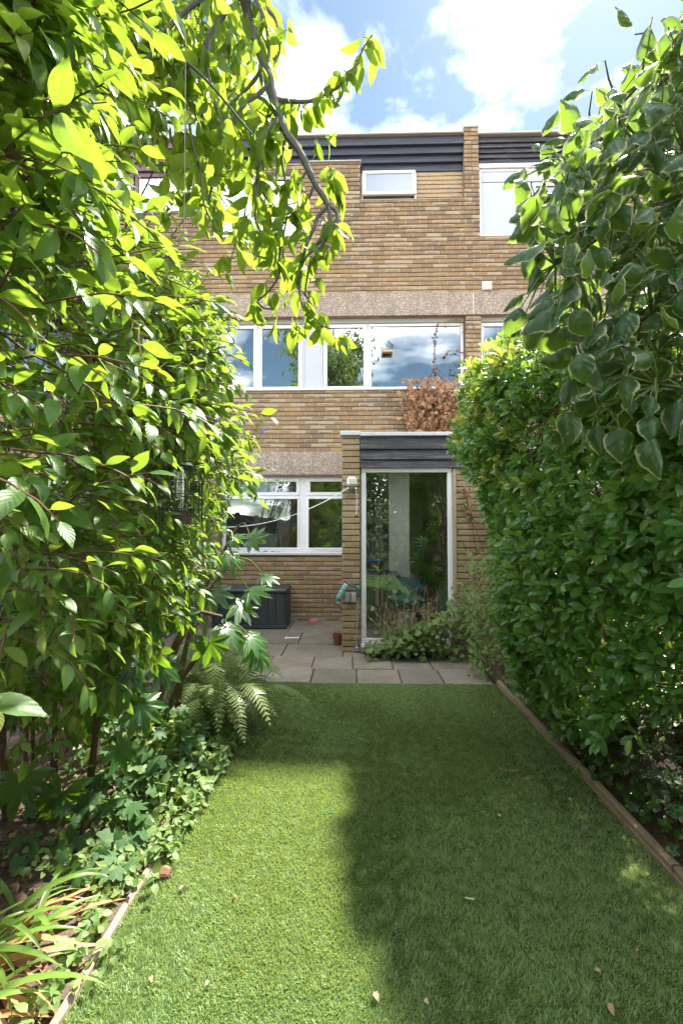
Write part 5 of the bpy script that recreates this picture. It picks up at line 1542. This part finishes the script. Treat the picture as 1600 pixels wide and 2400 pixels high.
for i in range(9):
    a = B0 + .05 + (B1 - B0 - .10) * i / 9; b = B0 + .05 + (B1 - B0 - .10) * (i + 1) / 9
    m = MB(); m.box(a + .004, b - .004, BY0 + .04, BY1 - .03, BZ - .012, BZ + .004, .004); m.obj('lid_plank', M['deckbox'], lid)
m = MB(); m.box(-1.66, -1.5, BY0 - .006, BY0 + .01, BZ - .09, BZ - .06, .004); m.obj('latch', M['blackplastic'], bx)

# ------------------------------------------------------------------ retractable washing line
M['cream'] = simple('cream_plastic', (.68, .66, .58), .4, .45, .06, 6)
M['chrome'] = simple('scuffed_chrome', (.5, .5, .52), .25, .5, .1, 20, metal=1.0)
M['cord'] = simple('white_cord', (.8, .8, .8), .6, .3, .05, 30)
wc = at(824, 1135, YE)
wl_ = thing('washing_line', 'cream retractable washing line reel fixed to the extension pier with two white cords', 'washing line', (wc.x, YE, wc.z - .08))
m = MB(); m.box(wc.x - .06, wc.x + .065, YE - .115, YE - .012, wc.z - .035, wc.z + .085, .028); m.obj('casing', M['cream'], wl_)
m = MB(); m.box(wc.x - .05, wc.x + .055, YE - .105, YE - .002, wc.z - .078, wc.z - .036, .012); m.obj('base_plate', M['chrome'], wl_)
for dx in (-.03, .032):
    m = MB(); m.lathe([(.0, -.003), (.009, -.003), (.009, .004), (0, .006)], (wc.x + dx, YE - .106, wc.z - .052), 8, (0, -1, 0)); m.obj('cord_eye', M['seal'], wl_)
m = MB(); m.tube(smooth_path([(wc.x + .05, YE - .06, wc.z - .07), (wc.x + .062, YE - .05, wc.z - .18), (wc.x + .058, YE - .05, wc.z - .30), (wc.x + .052, YE - .05, wc.z - .38)], 4), .0035, 5); m.obj('pull_cord', M['cord'], wl_)
m = MB(); m.box(wc.x + .035, wc.x + .075, YE - .058, YE - .042, wc.z - .40, wc.z - .385, .004); m.obj('toggle', M['blackplastic'], wl_)
for off, dy in ((0, 0), (.010, .03)):
    a = Vector((wc.x - .05, YE - .07, wc.z - .06 + off)); b = Vector((-2.44, 5.0 + dy, 1.72 + off)); pts = []
    for i in range(25):
        t = i / 24; p = a.lerp(b, t); p.z -= .32 * 4 * t * (1 - t) * (1 + off * 4) ; pts.append(p)
    m = MB(); m.tube(pts, .0042, 5); m.obj('cord', M['cord'], wl_)
m = MB(); m.box(-2.46, -2.42, 4.97, 5.06, 1.69, 1.76, .005); m.obj('hook_plate', M['chrome'], wl_)

# ------------------------------------------------------------------ sockets, spray gun, conduit
M['greyplastic'] = simple('grey_plastic', (.30, .32, .33), .45, .4, .1, 10)
M['greybox2'] = simple('translucent_grey', (.38, .39, .37), .35, .4, .15, 30)
sk = thing('outdoor_sockets', 'pair of grey weatherproof sockets on the extension pier with a cable running down', 'socket', (.0, YE, .65))
for i, (a, b, mt) in enumerate(((806, 820, 'greyplastic'), (821.5, 834, 'greybox2'))):
    p0, p1 = at(a, 1411, YE), at(b, 1388, YE)
    m = MB(); m.box(p0.x, p1.x, YE - .06, YE + .002, p0.z, p1.z, .012); m.obj('socket_box', M[mt], sk)
    m = MB(); m.box(p0.x + .01, p1.x - .01, YE - .068, YE - .055, p0.z + .012, p1.z - .02, .006); m.obj('flap', M[mt], sk)
cx_ = at(836, 1450, YE).x
m = MB(); m.tube([(cx_, YE - .012, .62), (cx_, YE - .012, .3), (cx_ - .003, YE - .012, .07)], .008, 6); m.obj('conduit', M['greyplastic'], sk)
m = MB(); m.box(cx_ - .02, cx_ + .02, YE - .04, YE - .002, .02, .075, .006); m.obj('junction_box', M['greyplastic'], sk)
m = MB(); m.tube(smooth_path([(cx_, YE - .03, .03), (cx_ + .04, YE - .06, .014), (cx_ + .1, YE - .09, .014), (cx_ + .13, YE - .06, .014)], 4), .007, 6); m.obj('cable', M['blackplastic'], sk)
M['teal'] = simple('pale_teal_plastic', (.22, .40, .38), .35, .45, .1, 10)
M['teal2'] = simple('dark_teal_plastic', (.02, .16, .13), .35, .45, .1, 10)
M['redp'] = simple('red_plastic', (.5, .06, .06), .4, .4, .1, 10)
sg = thing('spray_gun', 'teal hose spray gun with dark green grip hung above the outdoor sockets', 'spray gun', (-.1, YE - .08, .72))
ts, te = at(812, 1369, YE - .09), at(791, 1407, YE - .09); ax = (te - ts); Lg = ax.length
m = MB(); m.lathe([(0, 0), (.022, 0), (.03, .01), (.034, .03), (.034, Lg - .04), (.03, Lg - .03)], ts, 16, ax); m.obj('barrel', M['teal'], sg)
m = MB(); m.lathe([(.031, Lg - .031), (.036, Lg - .028), (.034, Lg), (.02, Lg + .004), (0, Lg + .004)], ts, 16, ax); m.obj('end_cap', M['teal2'], sg)
for i in range(5):
    m = MB(); z_ = .05 + i * (Lg - .1) / 5; m.lathe([(.034, z_), (.0365, z_ + .004), (.034, z_ + .008)], ts, 16, ax); m.obj('ridge', M['teal2' if i % 2 else 'teal'], sg)
m = MB(); m.tube(smooth_path([at(813, 1366, YE - .07), at(824, 1372, YE - .06), at(838, 1380, YE - .05), at(841, 1388, YE - .045), at(840, 1398, YE - .04)], 4), [.012, .013, .014, .015, .016, .017, .017, .016, .016, .015, .015, .014, .014, .013, .013, .012, .012][:17], 8); m.obj('grip', M['teal2'], sg)
m = MB(); m.lathe([(0, -.012), (.012, -.01), (.013, .01), (0, .014)], at(806, 1362, YE - .085), 10, (-.4, -.3, .8)); m.obj('nozzle', M['redp'], sg)
m = MB(); m.tube([at(806, 1362, YE - .08), at(818, 1369, YE - .07)], .009, 8); m.obj('lever', M['redp'], sg)
m = MB(); m.tube([(-.06, YE + .002, .80), (-.06, YE - .09, .81), (-.06, YE - .10, .83)], .004, 6); m.obj('hook', M['chrome'], sg)

# ------------------------------------------------------------------ small things on the patio and sills
M['terracotta'] = simple('brown_plastic_pot', (.24, .085, .05), .5, .35, .12, 10)
pc = atz(790, 1511, .008)
pot = thing('plant_pot', 'small reddish brown plant pot standing beside the brick pier', 'plant pot', tuple(pc))
m = MB(); m.lathe([(.0, .004), (.042, .004), (.056, .105), (.062, .107), (.064, .14), (.058, .14), (.054, .108), (.04, .02), (0, .02)], pc, 20); m.obj('pot_body', M['terracotta'], pot)
m = MB(); m.lathe([(0, .095), (.05, .098)], pc, 14); m.obj('potting_soil', M['soil'], pot)
M['pinkp'] = simple('pink_foam', (.62, .17, .20), .8, .2, .12, 40, .4, 120)
pk = atz(735, 1462, .008); m = MB(); m.box(pk.x - .065, pk.x + .065, pk.y - .02, pk.y + .05, .009, .075, .008)
tag(m.obj('pink_block', M['pinkp']), 'pink foam block lying on the paving at the foot of the wall', 'block')
bn = atz(684, 1497, .008); m = MB()
m.tube([bn + Vector((-.075, -.01, .012)), bn + Vector((.075, .012, .012))], .010, 8)
for sx in (-1, 1):
    for sy in (-1, 1):
        m.lathe([(0, -.011), (.009, -.007), (.013, 0), (.009, .007), (0, .011)], bn + Vector((sx * .082, sy * .014 + sx * .011, .013)), 8)
tag(m.obj('chew_bone', M['cord']), 'white bone shaped dog chew lying on the paving', 'dog toy')
M['blueplastic'] = simple('navy_plastic', (.05, .05, .16), .4, .4, .1, 10)
M['orangep'] = simple('orange_plastic', (.6, .27, .12), .5, .4, .1, 10)
for (u, mt, lab, rot) in ((622, 'blueplastic', 'navy clothes peg standing on the kitchen window sill', .5), (640, 'blueplastic', 'navy clothes peg lying next to an orange one on the sill', -.2), (652, 'orangep', 'orange clothes peg lying on the kitchen window sill', .1)):
    c0 = at(u, 1291, YF - .01); m = MB(); c0.z = 1.124
    ca, sa = math.cos(rot), math.sin(rot)
    for s in (-1, 1):
        vs_ = MB().box(-.035, .035, -.004 + s * .006, .004 + s * .006, 0, .012, .002).v
        mm = MB().box(-.035, .035, -.004 + s * .006, .004 + s * .006, 0, .012, .002)
        mm.v = [(c0.x + x * ca - y * sa, c0.y + x * sa + y * ca, c0.z + z + (abs(x) * .2 if rot > .3 else 0)) for x, y, z in mm.v]
        m.add(mm.v, mm.f)
    m.tube([(c0.x, c0.y - .012, c0.z + .006), (c0.x, c0.y + .012, c0.z + .006)], .006, 6)
    tag(m.obj('clothes_peg', M[mt]), lab, 'peg')
# wall vent of the right-hand neighbour
vp0, vp1 = at(1129, 681, YF), at(1151, 661, YF)
vt = thing('wall_vent', 'small white louvred air vent on the brick above the concrete band', 'vent', (vp0.x, YF, vp0.z))
m = MB(); m.box(vp0.x, vp1.x, YF - .03, YF + .01, vp0.z, vp1.z, .008); m.obj('vent_body', M['upvc'], vt)
for i in range(4):
    z = vp0.z + .012 + i * .026; m = MB(); m.add([(vp0.x + .012, YF - .032, z + .018), (vp1.x - .012, YF - .032, z + .018), (vp1.x - .012, YF - .044, z), (vp0.x + .012, YF - .044, z), (vp0.x + .012, YF - .03, z), (vp1.x - .012, YF - .03, z)], [(0, 3, 2, 1), (3, 4, 5, 2), (0, 4, 3), (1, 2, 5), (0, 1, 5, 4)]); m.obj('louvre', M['upvc'], vt)
# clear bird feeder stuck on the window
k = NT('clear_acrylic'); g1 = k.n('ShaderNodeBsdfGlossy'); g1.inputs['Roughness'].default_value = .05
t1 = k.n('ShaderNodeBsdfTransparent'); k.set(t1.inputs['Color'], (.8, .85, .83)); mx = k.n('ShaderNodeMixShader'); mx.inputs[0].default_value = .25
k.t.links.new(t1.outputs[0], mx.inputs[1]); k.t.links.new(g1.outputs[0], mx.inputs[2]); M['acrylic'] = k.done(mx.outputs[0])
wf0, wf1 = at(895, 831, GY), at(919, 808, GY); wfy = GY - .02
wf = thing('window_feeder', 'clear house shaped bird feeder stuck on the large first floor window', 'bird feeder', (wf0.x, wfy, wf0.z))
m = MB(); m.box(wf0.x, wf1.x, wfy - .10, wfy, wf0.z, wf0.z + .035, .004); m.obj('seed_tray', simple('wooden_tray', (.55, .38, .22), .6, .3, .1, 10), wf)
m = MB(); m.box(wf0.x, wf1.x, wfy - .006, wfy, wf0.z + .036, wf1.z - .03); m.box(wf0.x, wf0.x + .005, wfy - .10, wfy - .007, wf0.z + .036, wf1.z - .05); m.box(wf1.x - .005, wf1.x, wfy - .10, wfy - .007, wf0.z + .036, wf1.z - .05); m.obj('clear_back', M['acrylic'], wf)
m = MB(); xm = (wf0.x + wf1.x) / 2
for s, xe in ((1, wf0.x - .01), (-1, wf1.x + .01)):
    m.add([(xe, wfy - .11, wf1.z - .05), (xm, wfy - .11, wf1.z + .03), (xm, wfy, wf1.z + .03), (xe, wfy, wf1.z - .05), (xe, wfy - .11, wf1.z - .058), (xm, wfy - .11, wf1.z + .022), (xm, wfy, wf1.z + .022), (xe, wfy, wf1.z - .058)], [(0, 1, 2, 3), (7, 6, 5, 4), (0, 4, 5, 1), (1, 5, 6, 2), (2, 6, 7, 3), (3, 7, 4, 0)])
m.obj('pitched_roof', M['acrylic'], wf)

# ------------------------------------------------------------------ caged bird feeder hanging in the shrub
M['wire'] = simple('black_wire', (.012, .014, .013), .5, .4, .1, 10)
M['dgreen'] = simple('dark_green_plastic', (.012, .05, .03), .4, .4, .1, 10)
fc0 = at(422, 1228, 1.72); R_ = .081; Hc = .225
bf = thing('bird_feeder', 'black wire cage bird feeder with dark green lid hanging among the dogwood leaves', 'bird feeder', tuple(fc0))
for i in range(22):
    t = 6.2832 * i / 22; c, s = math.cos(t), math.sin(t); m = MB()
    pts = [(fc0.x + R_ * c, fc0.y + R_ * s, fc0.z)] + [(fc0.x + R_ * c, fc0.y + R_ * s, fc0.z + Hc * .72)] + [(fc0.x + (R_ * (.55 + .45 * math.cos(a))) * c, fc0.y + (R_ * (.55 + .45 * math.cos(a))) * s, fc0.z + Hc * .72 + .055 * math.sin(a)) for a in (.5, 1.0, 1.5)]
    m.tube(pts, .0014, 4); m.obj('cage_wire', M['wire'], bf)
for z in (0, .055, .11, Hc * .72):
    m = MB(); m.tube([(fc0.x + R_ * math.cos(6.2832 * i / 24), fc0.y + R_ * math.sin(6.2832 * i / 24), fc0.z + z) for i in range(25)], .0014, 4, False); m.obj('cage_ring', M['wire'], bf)
m = MB(); m.lathe([(0, Hc - .014), (.052, Hc - .014), (.055, Hc - .004), (.04, Hc + .008), (.012, Hc + .014), (0, Hc + .014)], fc0, 20); m.obj('lid', M['dgreen'], bf)
k = NT('feeder_tube'); g1 = k.n('ShaderNodeBsdfGlossy'); g1.inputs['Roughness'].default_value = .15
t1 = k.n('ShaderNodeBsdfTransparent'); k.set(t1.inputs['Color'], (.8, .82, .7)); mx = k.n('ShaderNodeMixShader'); mx.inputs[0].default_value = .2
k.t.links.new(t1.outputs[0], mx.inputs[1]); k.t.links.new(g1.outputs[0], mx.inputs[2]); M['tube'] = k.done(mx.outputs[0])
m = MB(); m.lathe([(.026, .04), (.026, Hc - .015)], fc0, 16); m.obj('seed_tube', M['tube'], bf)
m = MB(); m.lathe([(0, .001), (.046, .001), (.046, .022), (.03, .024), (.028, .05), (0, .055)], fc0, 16); m.obj('base_tray', M['stem'], bf)
m = MB(); m.tube([(fc0.x + .032 * math.cos(a), fc0.y, fc0.z + Hc + .01 + .045 * math.sin(a)) for a in (0, .5, 1.0, 1.57, 2.1, 2.6, 3.14)], .0016, 4); m.obj('handle', M['wire'], bf)
top_ = Vector((fc0.x - .002, fc0.y, 3.35))
m = MB(); m.tube([(fc0.x, fc0.y, fc0.z + Hc + .05), (fc0.x + .003, fc0.y, fc0.z + Hc + .5), tuple(top_)], .0018, 4); m.obj('hanging_string', simple('twine', (.35, .33, .28), .9, .1, .1, 20), bf)
limb(cherry, 'branch', [(-1.66, 1.17, 3.2), (-1.35, 1.3, 3.5), (-1.0, 1.55, 3.42), tuple(top_ + Vector((0, 0, .004))), tuple(top_ + Vector((.22, .2, -.12)))], .011, .004, M['bark'], 5, 7, .1)

# ------------------------------------------------------------------ scraps on the lawn and edging
rk = random.Random(13)
M['tan_leaf'] = leaf_mat('tan_fallen_leaf', [(.42, .29, .17), (.5, .37, .24), (.34, .22, .12), (.55, .45, .32)], (.3, .2, .1), .8, .2, .15, 4, .2)
def on_lawn(u, v): p = atz(u, v, .022); return p
for (u, v, s) in ((708, 1707, .032), (1155, 1672, .03), (1008, 1622, .028), (1203, 1828, .03), (1172, 1915, .028), (1112, 2015, .024), (1540, 2080, .028), (1392, 2272, .022), (875, 2325, .03), (992, 2345, .024), (1425, 2352, .03), (555, 2100, .03), (420, 2085, .03), (480, 2310, .022), (1330, 1870, .035), (1490, 2230, .018), (350, 2290, .02)):
    p = on_lawn(u, v); pr = P_DEAD[rk.randrange(4)]; me = quick_mesh('fallen_leaf', pr['v'], pr['f'], pr['uv']); me.materials.append(M['tan_leaf'])
    o = bpy.data.objects.new('fallen_leaf', me); COL.objects.link(o)
    o.location = p; o.scale = (s * 1.0,) * 3; o.rotation_euler = (rk.uniform(-.3, .3), rk.uniform(-.3, .3), rk.uniform(0, 6))
    tag(o, 'small curled brown fallen leaf lying on the lawn', 'leaf', 'brown leaves scattered on the lawn')
for (u, v, s) in ((1311, 1910, .05), (1338, 1888, .035)):
    p = on_lawn(u, v); pr = P_DOG[2]; me = quick_mesh('fallen_leaf', pr['v'], pr['f'], pr['uv']); me.materials.append(M['leaf_hedge'])
    o = bpy.data.objects.new('fallen_leaf', me); COL.objects.link(o); o.location = p; o.scale = (s,) * 3; o.rotation_euler = (.1, .1, rk.uniform(0, 6))
    tag(o, 'fresh green fallen leaf lying on the shaded lawn', 'leaf', 'green leaves fallen on the lawn')
tw_ = MB(); tw_.tube(smooth_path([on_lawn(1168, 1799), on_lawn(1185, 1806), on_lawn(1205, 1807), on_lawn(1217, 1805)], 3), .0028, 5); tag(tw_.obj('fallen_twig', M['dryst']), 'thin curved brown twig lying on the shaded lawn', 'twig')
tw_ = MB(); tw_.tube([on_lawn(1089, 2104), on_lawn(1111, 2108)], .0032, 5); tag(tw_.obj('fallen_twig', simple('pale_stick', (.6, .55, .38), .8, .2, .1, 30)), 'short straight pale stick lying on the shaded lawn', 'twig')
br_ = atz(383, 2040, .03); m = MB(); m.box(br_.x - .028, br_.x + .03, br_.y - .03, br_.y + .03, -.01, .032, .008); tag(m.obj('brick_fragment', simple('broken_brick', (.12, .065, .045), .9, .1, .3, 30, .6, 60)), 'broken orange brick at the end of the pale timber edging', 'brick')
M['stone'] = simple('pebble_stone', (.11, .10, .095), .7, .3, .2, 30)
for i, (u, v, s) in enumerate(((33, 2035, .022), (64, 2030, .02), (20, 1920, .018), (70, 2060, .016))):
    p = atz(u, v, 0); m = MB(); m.lathe([(0, -.4 * s), (.8 * s, -.2 * s), (s, .1 * s), (.7 * s, .5 * s), (0, .62 * s)], p + Vector((0, 0, .008)), 9)
    o = m.obj('pebble', M['stone']); tag(o, 'smooth grey pebble on the bare soil by the strap leaves', 'pebble', 'pebbles on the soil')
M['pebble'] = M['greyplastic']

# ------------------------------------------------------------------ inside the extension and kitchen
M['wood'] = timber('pine_post', (.42, .28, .13), (.55, .38, .2), .1)
M['tealseat'] = simple('teal_fabric', (.01, .20, .19), .6, .3, .15, 10)
M['darkwood'] = simple('dark_table_top', (.05, .05, .075), .35, .4, .1, 6)
M['cream_paint'] = simple('cream_paint', (.72, .69, .56), .6, .3, .04, 3)
FZ = .07
ch = thing('armchair', 'teal upholstered tub chair behind the glazed door', 'chair', (.78, 6.75, FZ))
m = MB(); m.lathe([(0, .26), (.26, .26), (.29, .30), (.28, .42), (.0, .44)], (.78, 6.75, FZ), 20); m.obj('seat', M['tealseat'], ch)
m = MB(); pts = []
vs, fs = [], []
for i in range(13):
    t = math.pi * (-.1 + 1.2 * i / 12)
    for (r, z) in ((.29, .30), (.33, .62), (.30, .70), (.26, .62), (.25, .40)):
        vs.append((.78 + r * math.cos(t), 6.75 + r * math.sin(t), FZ + z * (1 - .1 * abs(math.cos(t)))))
for i in range(12):
    for j in range(4): a = i * 5 + j; fs.append((a, a + 5, a + 6, a + 1))
m.add(vs, fs, True); m.obj('backrest', M['tealseat'], ch)
for sx in (-1, 1):
    for sy in (-1, 1): m = MB(); m.tube([(.78 + sx * .2, 6.75 + sy * .2, FZ), (.78 + sx * .15, 6.75 + sy * .15, FZ + .27)], [.012, .016], 8); m.obj('leg', M['blackplastic'], ch)
tb = thing('table', 'dark table with slim legs behind the glazed door', 'table', (.38, 7.2, FZ))
m = MB(); m.box(-.02, .72, 6.9, 7.6, FZ + .70, FZ + .735, .006); m.obj('tabletop', M['darkwood'], tb)
for x in (.02, .66):
    for y in (6.95, 7.54): m = MB(); m.box(x - .02, x + .02, y - .02, y + .02, FZ, FZ + .70); m.obj('leg', M['darkwood'], tb)
shf = thing('shelf_unit', 'low brown shelf with a bright blue mat inside the glazed door', 'shelf', (.17, 6.5, FZ))
m = MB(); m.box(.10, .42, 6.3, 6.7, FZ + .93, FZ + .965, .004); m.obj('shelf_board', simple('red_brown_board', (.2, .07, .05), .5, .3, .1, 5), shf)
m = MB(); m.box(.10, .40, 6.32, 6.68, FZ + .966, FZ + .99, .004); m.obj('blue_mat', simple('bright_blue', (.03, .16, .55), .5, .3, .1, 5), shf)
for x in (.12, .39): m = MB(); m.box(x - .015, x + .015, 6.62, 6.66, FZ, FZ + .93); m.obj('leg', M['darkwood'], shf)
st = thing('easel_struts', 'two silvery metal struts leaning on the blue mat inside the door', 'easel', (.25, 6.5, FZ + .99))
for a, b in (((.13, 6.55, 1.75), (.27, 6.5, 1.065)), ((.25, 6.58, 1.5), (.30, 6.5, 1.065))):
    m = MB(); m.tube([a, b], .014, 6); m.obj('strut', M['chrome'], st)
sl = thing('inner_doorway', 'pale cream inner door standing half open in the room behind the glazing', 'door', (.5, 8.6, FZ))
m = MB(); m.box(.42, .56, 8.55, 8.60, FZ, 2.05); m.obj('door_leaf', M['cream_paint'], sl)
cl_ = thing('room_column', 'pale plastered column dividing the room behind the glazed door', 'column', (.72, 7.8, FZ))
m = MB(); m.box(.60, .95, 7.7, 7.9, FZ, 2.5, .01); m.obj('shaft', M['plaster'], cl_)
mo = thing('monstera_plant', 'tall swiss cheese houseplant with split leaves inside the glazed door', 'houseplant', (1.0, 6.25, FZ))
m = MB(); m.lathe([(0, 0), (.11, 0), (.14, .22), (.15, .24), (.13, .24), (.12, .2), (0, .2)], (1.0, 6.25, FZ), 18); m.obj('pot', M['blackplastic'], mo)
limb(mo, 'trunk', [(1.0, 6.25, FZ + .18), (1.02, 6.24, .55), (1.06, 6.2, .8), (1.10, 6.2, 1.02)], .026, .018, M['wood'], 4, 8)
P_MON = [lobed([(-120, .6, .11), (-92, .75, .10), (-66, .88, .10), (-40, .95, .10), (-14, 1.0, .10), (14, 1.0, .10), (40, .95, .10), (66, .88, .10), (92, .75, .10), (120, .6, .11)], 1, 0, d) for d in (.5, 1.0)]
fm = Foliage(P_MON, M['leaf_hedge'])
for (x, z, dx, dz, s) in ((.98, 1.30, -1, .1, .22), (.92, 1.08, -1, -.2, .24), (1.08, 1.0, .1, -1, .27), (1.12, 1.35, .3, .8, .2), (1.14, .85, .2, -1, .24), (1.0, .92, -.5, -.8, .2), (1.1, 1.5, -.3, 1, .18)):
    fm.add((x, 6.15, z), (dx, -.2, dz), (0, -.9, .5), s * .8)
    m = MB(); m.tube([(1.09, 6.2, .98), (x, 6.15, z)], .006, 5); m.obj('leaf_stalk', M['greenstem'], mo)
fm.build(mo, 20)
ps = thing('timber_post', 'pale pine post just inside the kitchen window', 'post', (-.72, 7.85, FZ)); m = MB(); m.box(-.775, -.665, 7.80, 7.9, FZ, 2.5, .006); m.obj('shaft', M['wood'], ps)
fr_ = thing('kitchen_cabinet', 'white kitchen cabinet seen through the lower window pane', 'cabinet', (-1.75, 7.95, FZ)); m = MB(); m.box(-2.15, -1.30, 7.8, 8.3, FZ, 1.42, .01); m.obj('carcass', M['upvc'], fr_)
m = MB(); m.box(-2.14, -1.73, 7.785, 7.798, FZ + .08, 1.40, .004); m.box(-1.715, -1.31, 7.785, 7.798, FZ + .08, 1.40, .004); m.obj('door_front', M['panel'], fr_)
bk = thing('hanging_basket', 'copper brown woven basket hanging inside the kitchen top light', 'basket', (-1.35, 7.9, 2.1)); m = MB(); m.lathe([(0, 0), (.17, 0), (.2, .08), (.19, .22), (.17, .22), (.17, .05), (0, .04)], (-1.35, 7.95, 2.12), 18); m.obj('basket_body', simple('copper_weave', (.30, .12, .06), .6, .3, .3, 60), bk)
m = MB(); m.tube([(-1.35, 7.95, 2.33), (-1.35, 7.95, 2.6)], .004, 4); m.obj('hanger', M['chrome'], bk)

# ------------------------------------------------------------------ the end of the garden behind the camera (seen mirrored in the windows)
bfn = thing('garden_fence', 'plain timber fence across the far end of the garden', 'fence', (-.25, -4.4, 0))
for i in range(24):
    x = -2.45 + i * .187; m = MB(); m.box(x, x + .18, -4.42, -4.40, .03, 1.8, .003); m.obj('fence_board', M['fence_r'], bfn)
bh = thing('rear_hedge', 'leafy hedge across the far end of the garden', 'hedge', (-.3, -3.9, 0))
f8 = Foliage(P_FAR, M['leaf_far']); r8 = random.Random(3)
for q in range(17000):
    x = r8.uniform(-2.6, 2.1); z = r8.uniform(.1, 4.4 + .6 * math.sin(x * 2.3)); y = -3.95 + r8.gauss(0, .28)
    f8.add((x, y, z), rv(r8), Vector((0, 1, .6)) + rv(r8, .5), r8.uniform(.13, .21))
for q in range(7):
    x = -2.3 + q * .65; limb(bh, 'stem', [(x, -3.95, -.05), (x + .05, -3.95, 1.2), (x - .05, -3.95, 2.8)], .03, .01, M['stem'], 3, 6)
f8.build(bh, 0, alone=False)
def back_tree(label, x, y, H_, W_, seed, n):
    t = thing('broadleaf_tree', label, 'tree', (x, y, -.06)); r = random.Random(seed); f = Foliage(P_FAR, M['leaf_far'])
    limb(t, 'trunk', [(x, y, -.1), (x + .1, y, H_ * .3), (x - .1, y, H_ * .6), (x, y, H_ * .92)], .2, .04, M['bark'], 4, 9, .04)
    for q in range(26):
        a = r.uniform(0, 6.28); z0 = H_ * r.uniform(.28, .85); L = W_ * r.uniform(.25, .5) * (1.1 - .6 * (z0 / H_))
        e = Vector((x + math.cos(a) * L, y + math.sin(a) * L, z0 + L * .5)); P = limb(t, 'branch', [(x, y, z0), (x + math.cos(a) * L * .5, y + math.sin(a) * L * .5, z0 + L * .35), tuple(e)], .05, .012, M['bark'], 3, 5)
        for k_ in range(n // 26):
            c = P[r.randrange(2, len(P))] + rv(r, .38) + Vector((0, 0, -.25 * r.random())); f.add(c, Vector((r.gauss(0, .5), r.gauss(0, .5), -.8)), rv(r), r.uniform(.20, .34))
    f.build(t, 0, alone=False)
back_tree('tall broadleaf tree standing beyond the far garden fence', -1.0, -8.5, 13.5, 8.5, 5, 7000)
back_tree('smaller bushy tree beyond the far garden fence', 3.6, -7.0, 6.5, 5, 9, 2000)
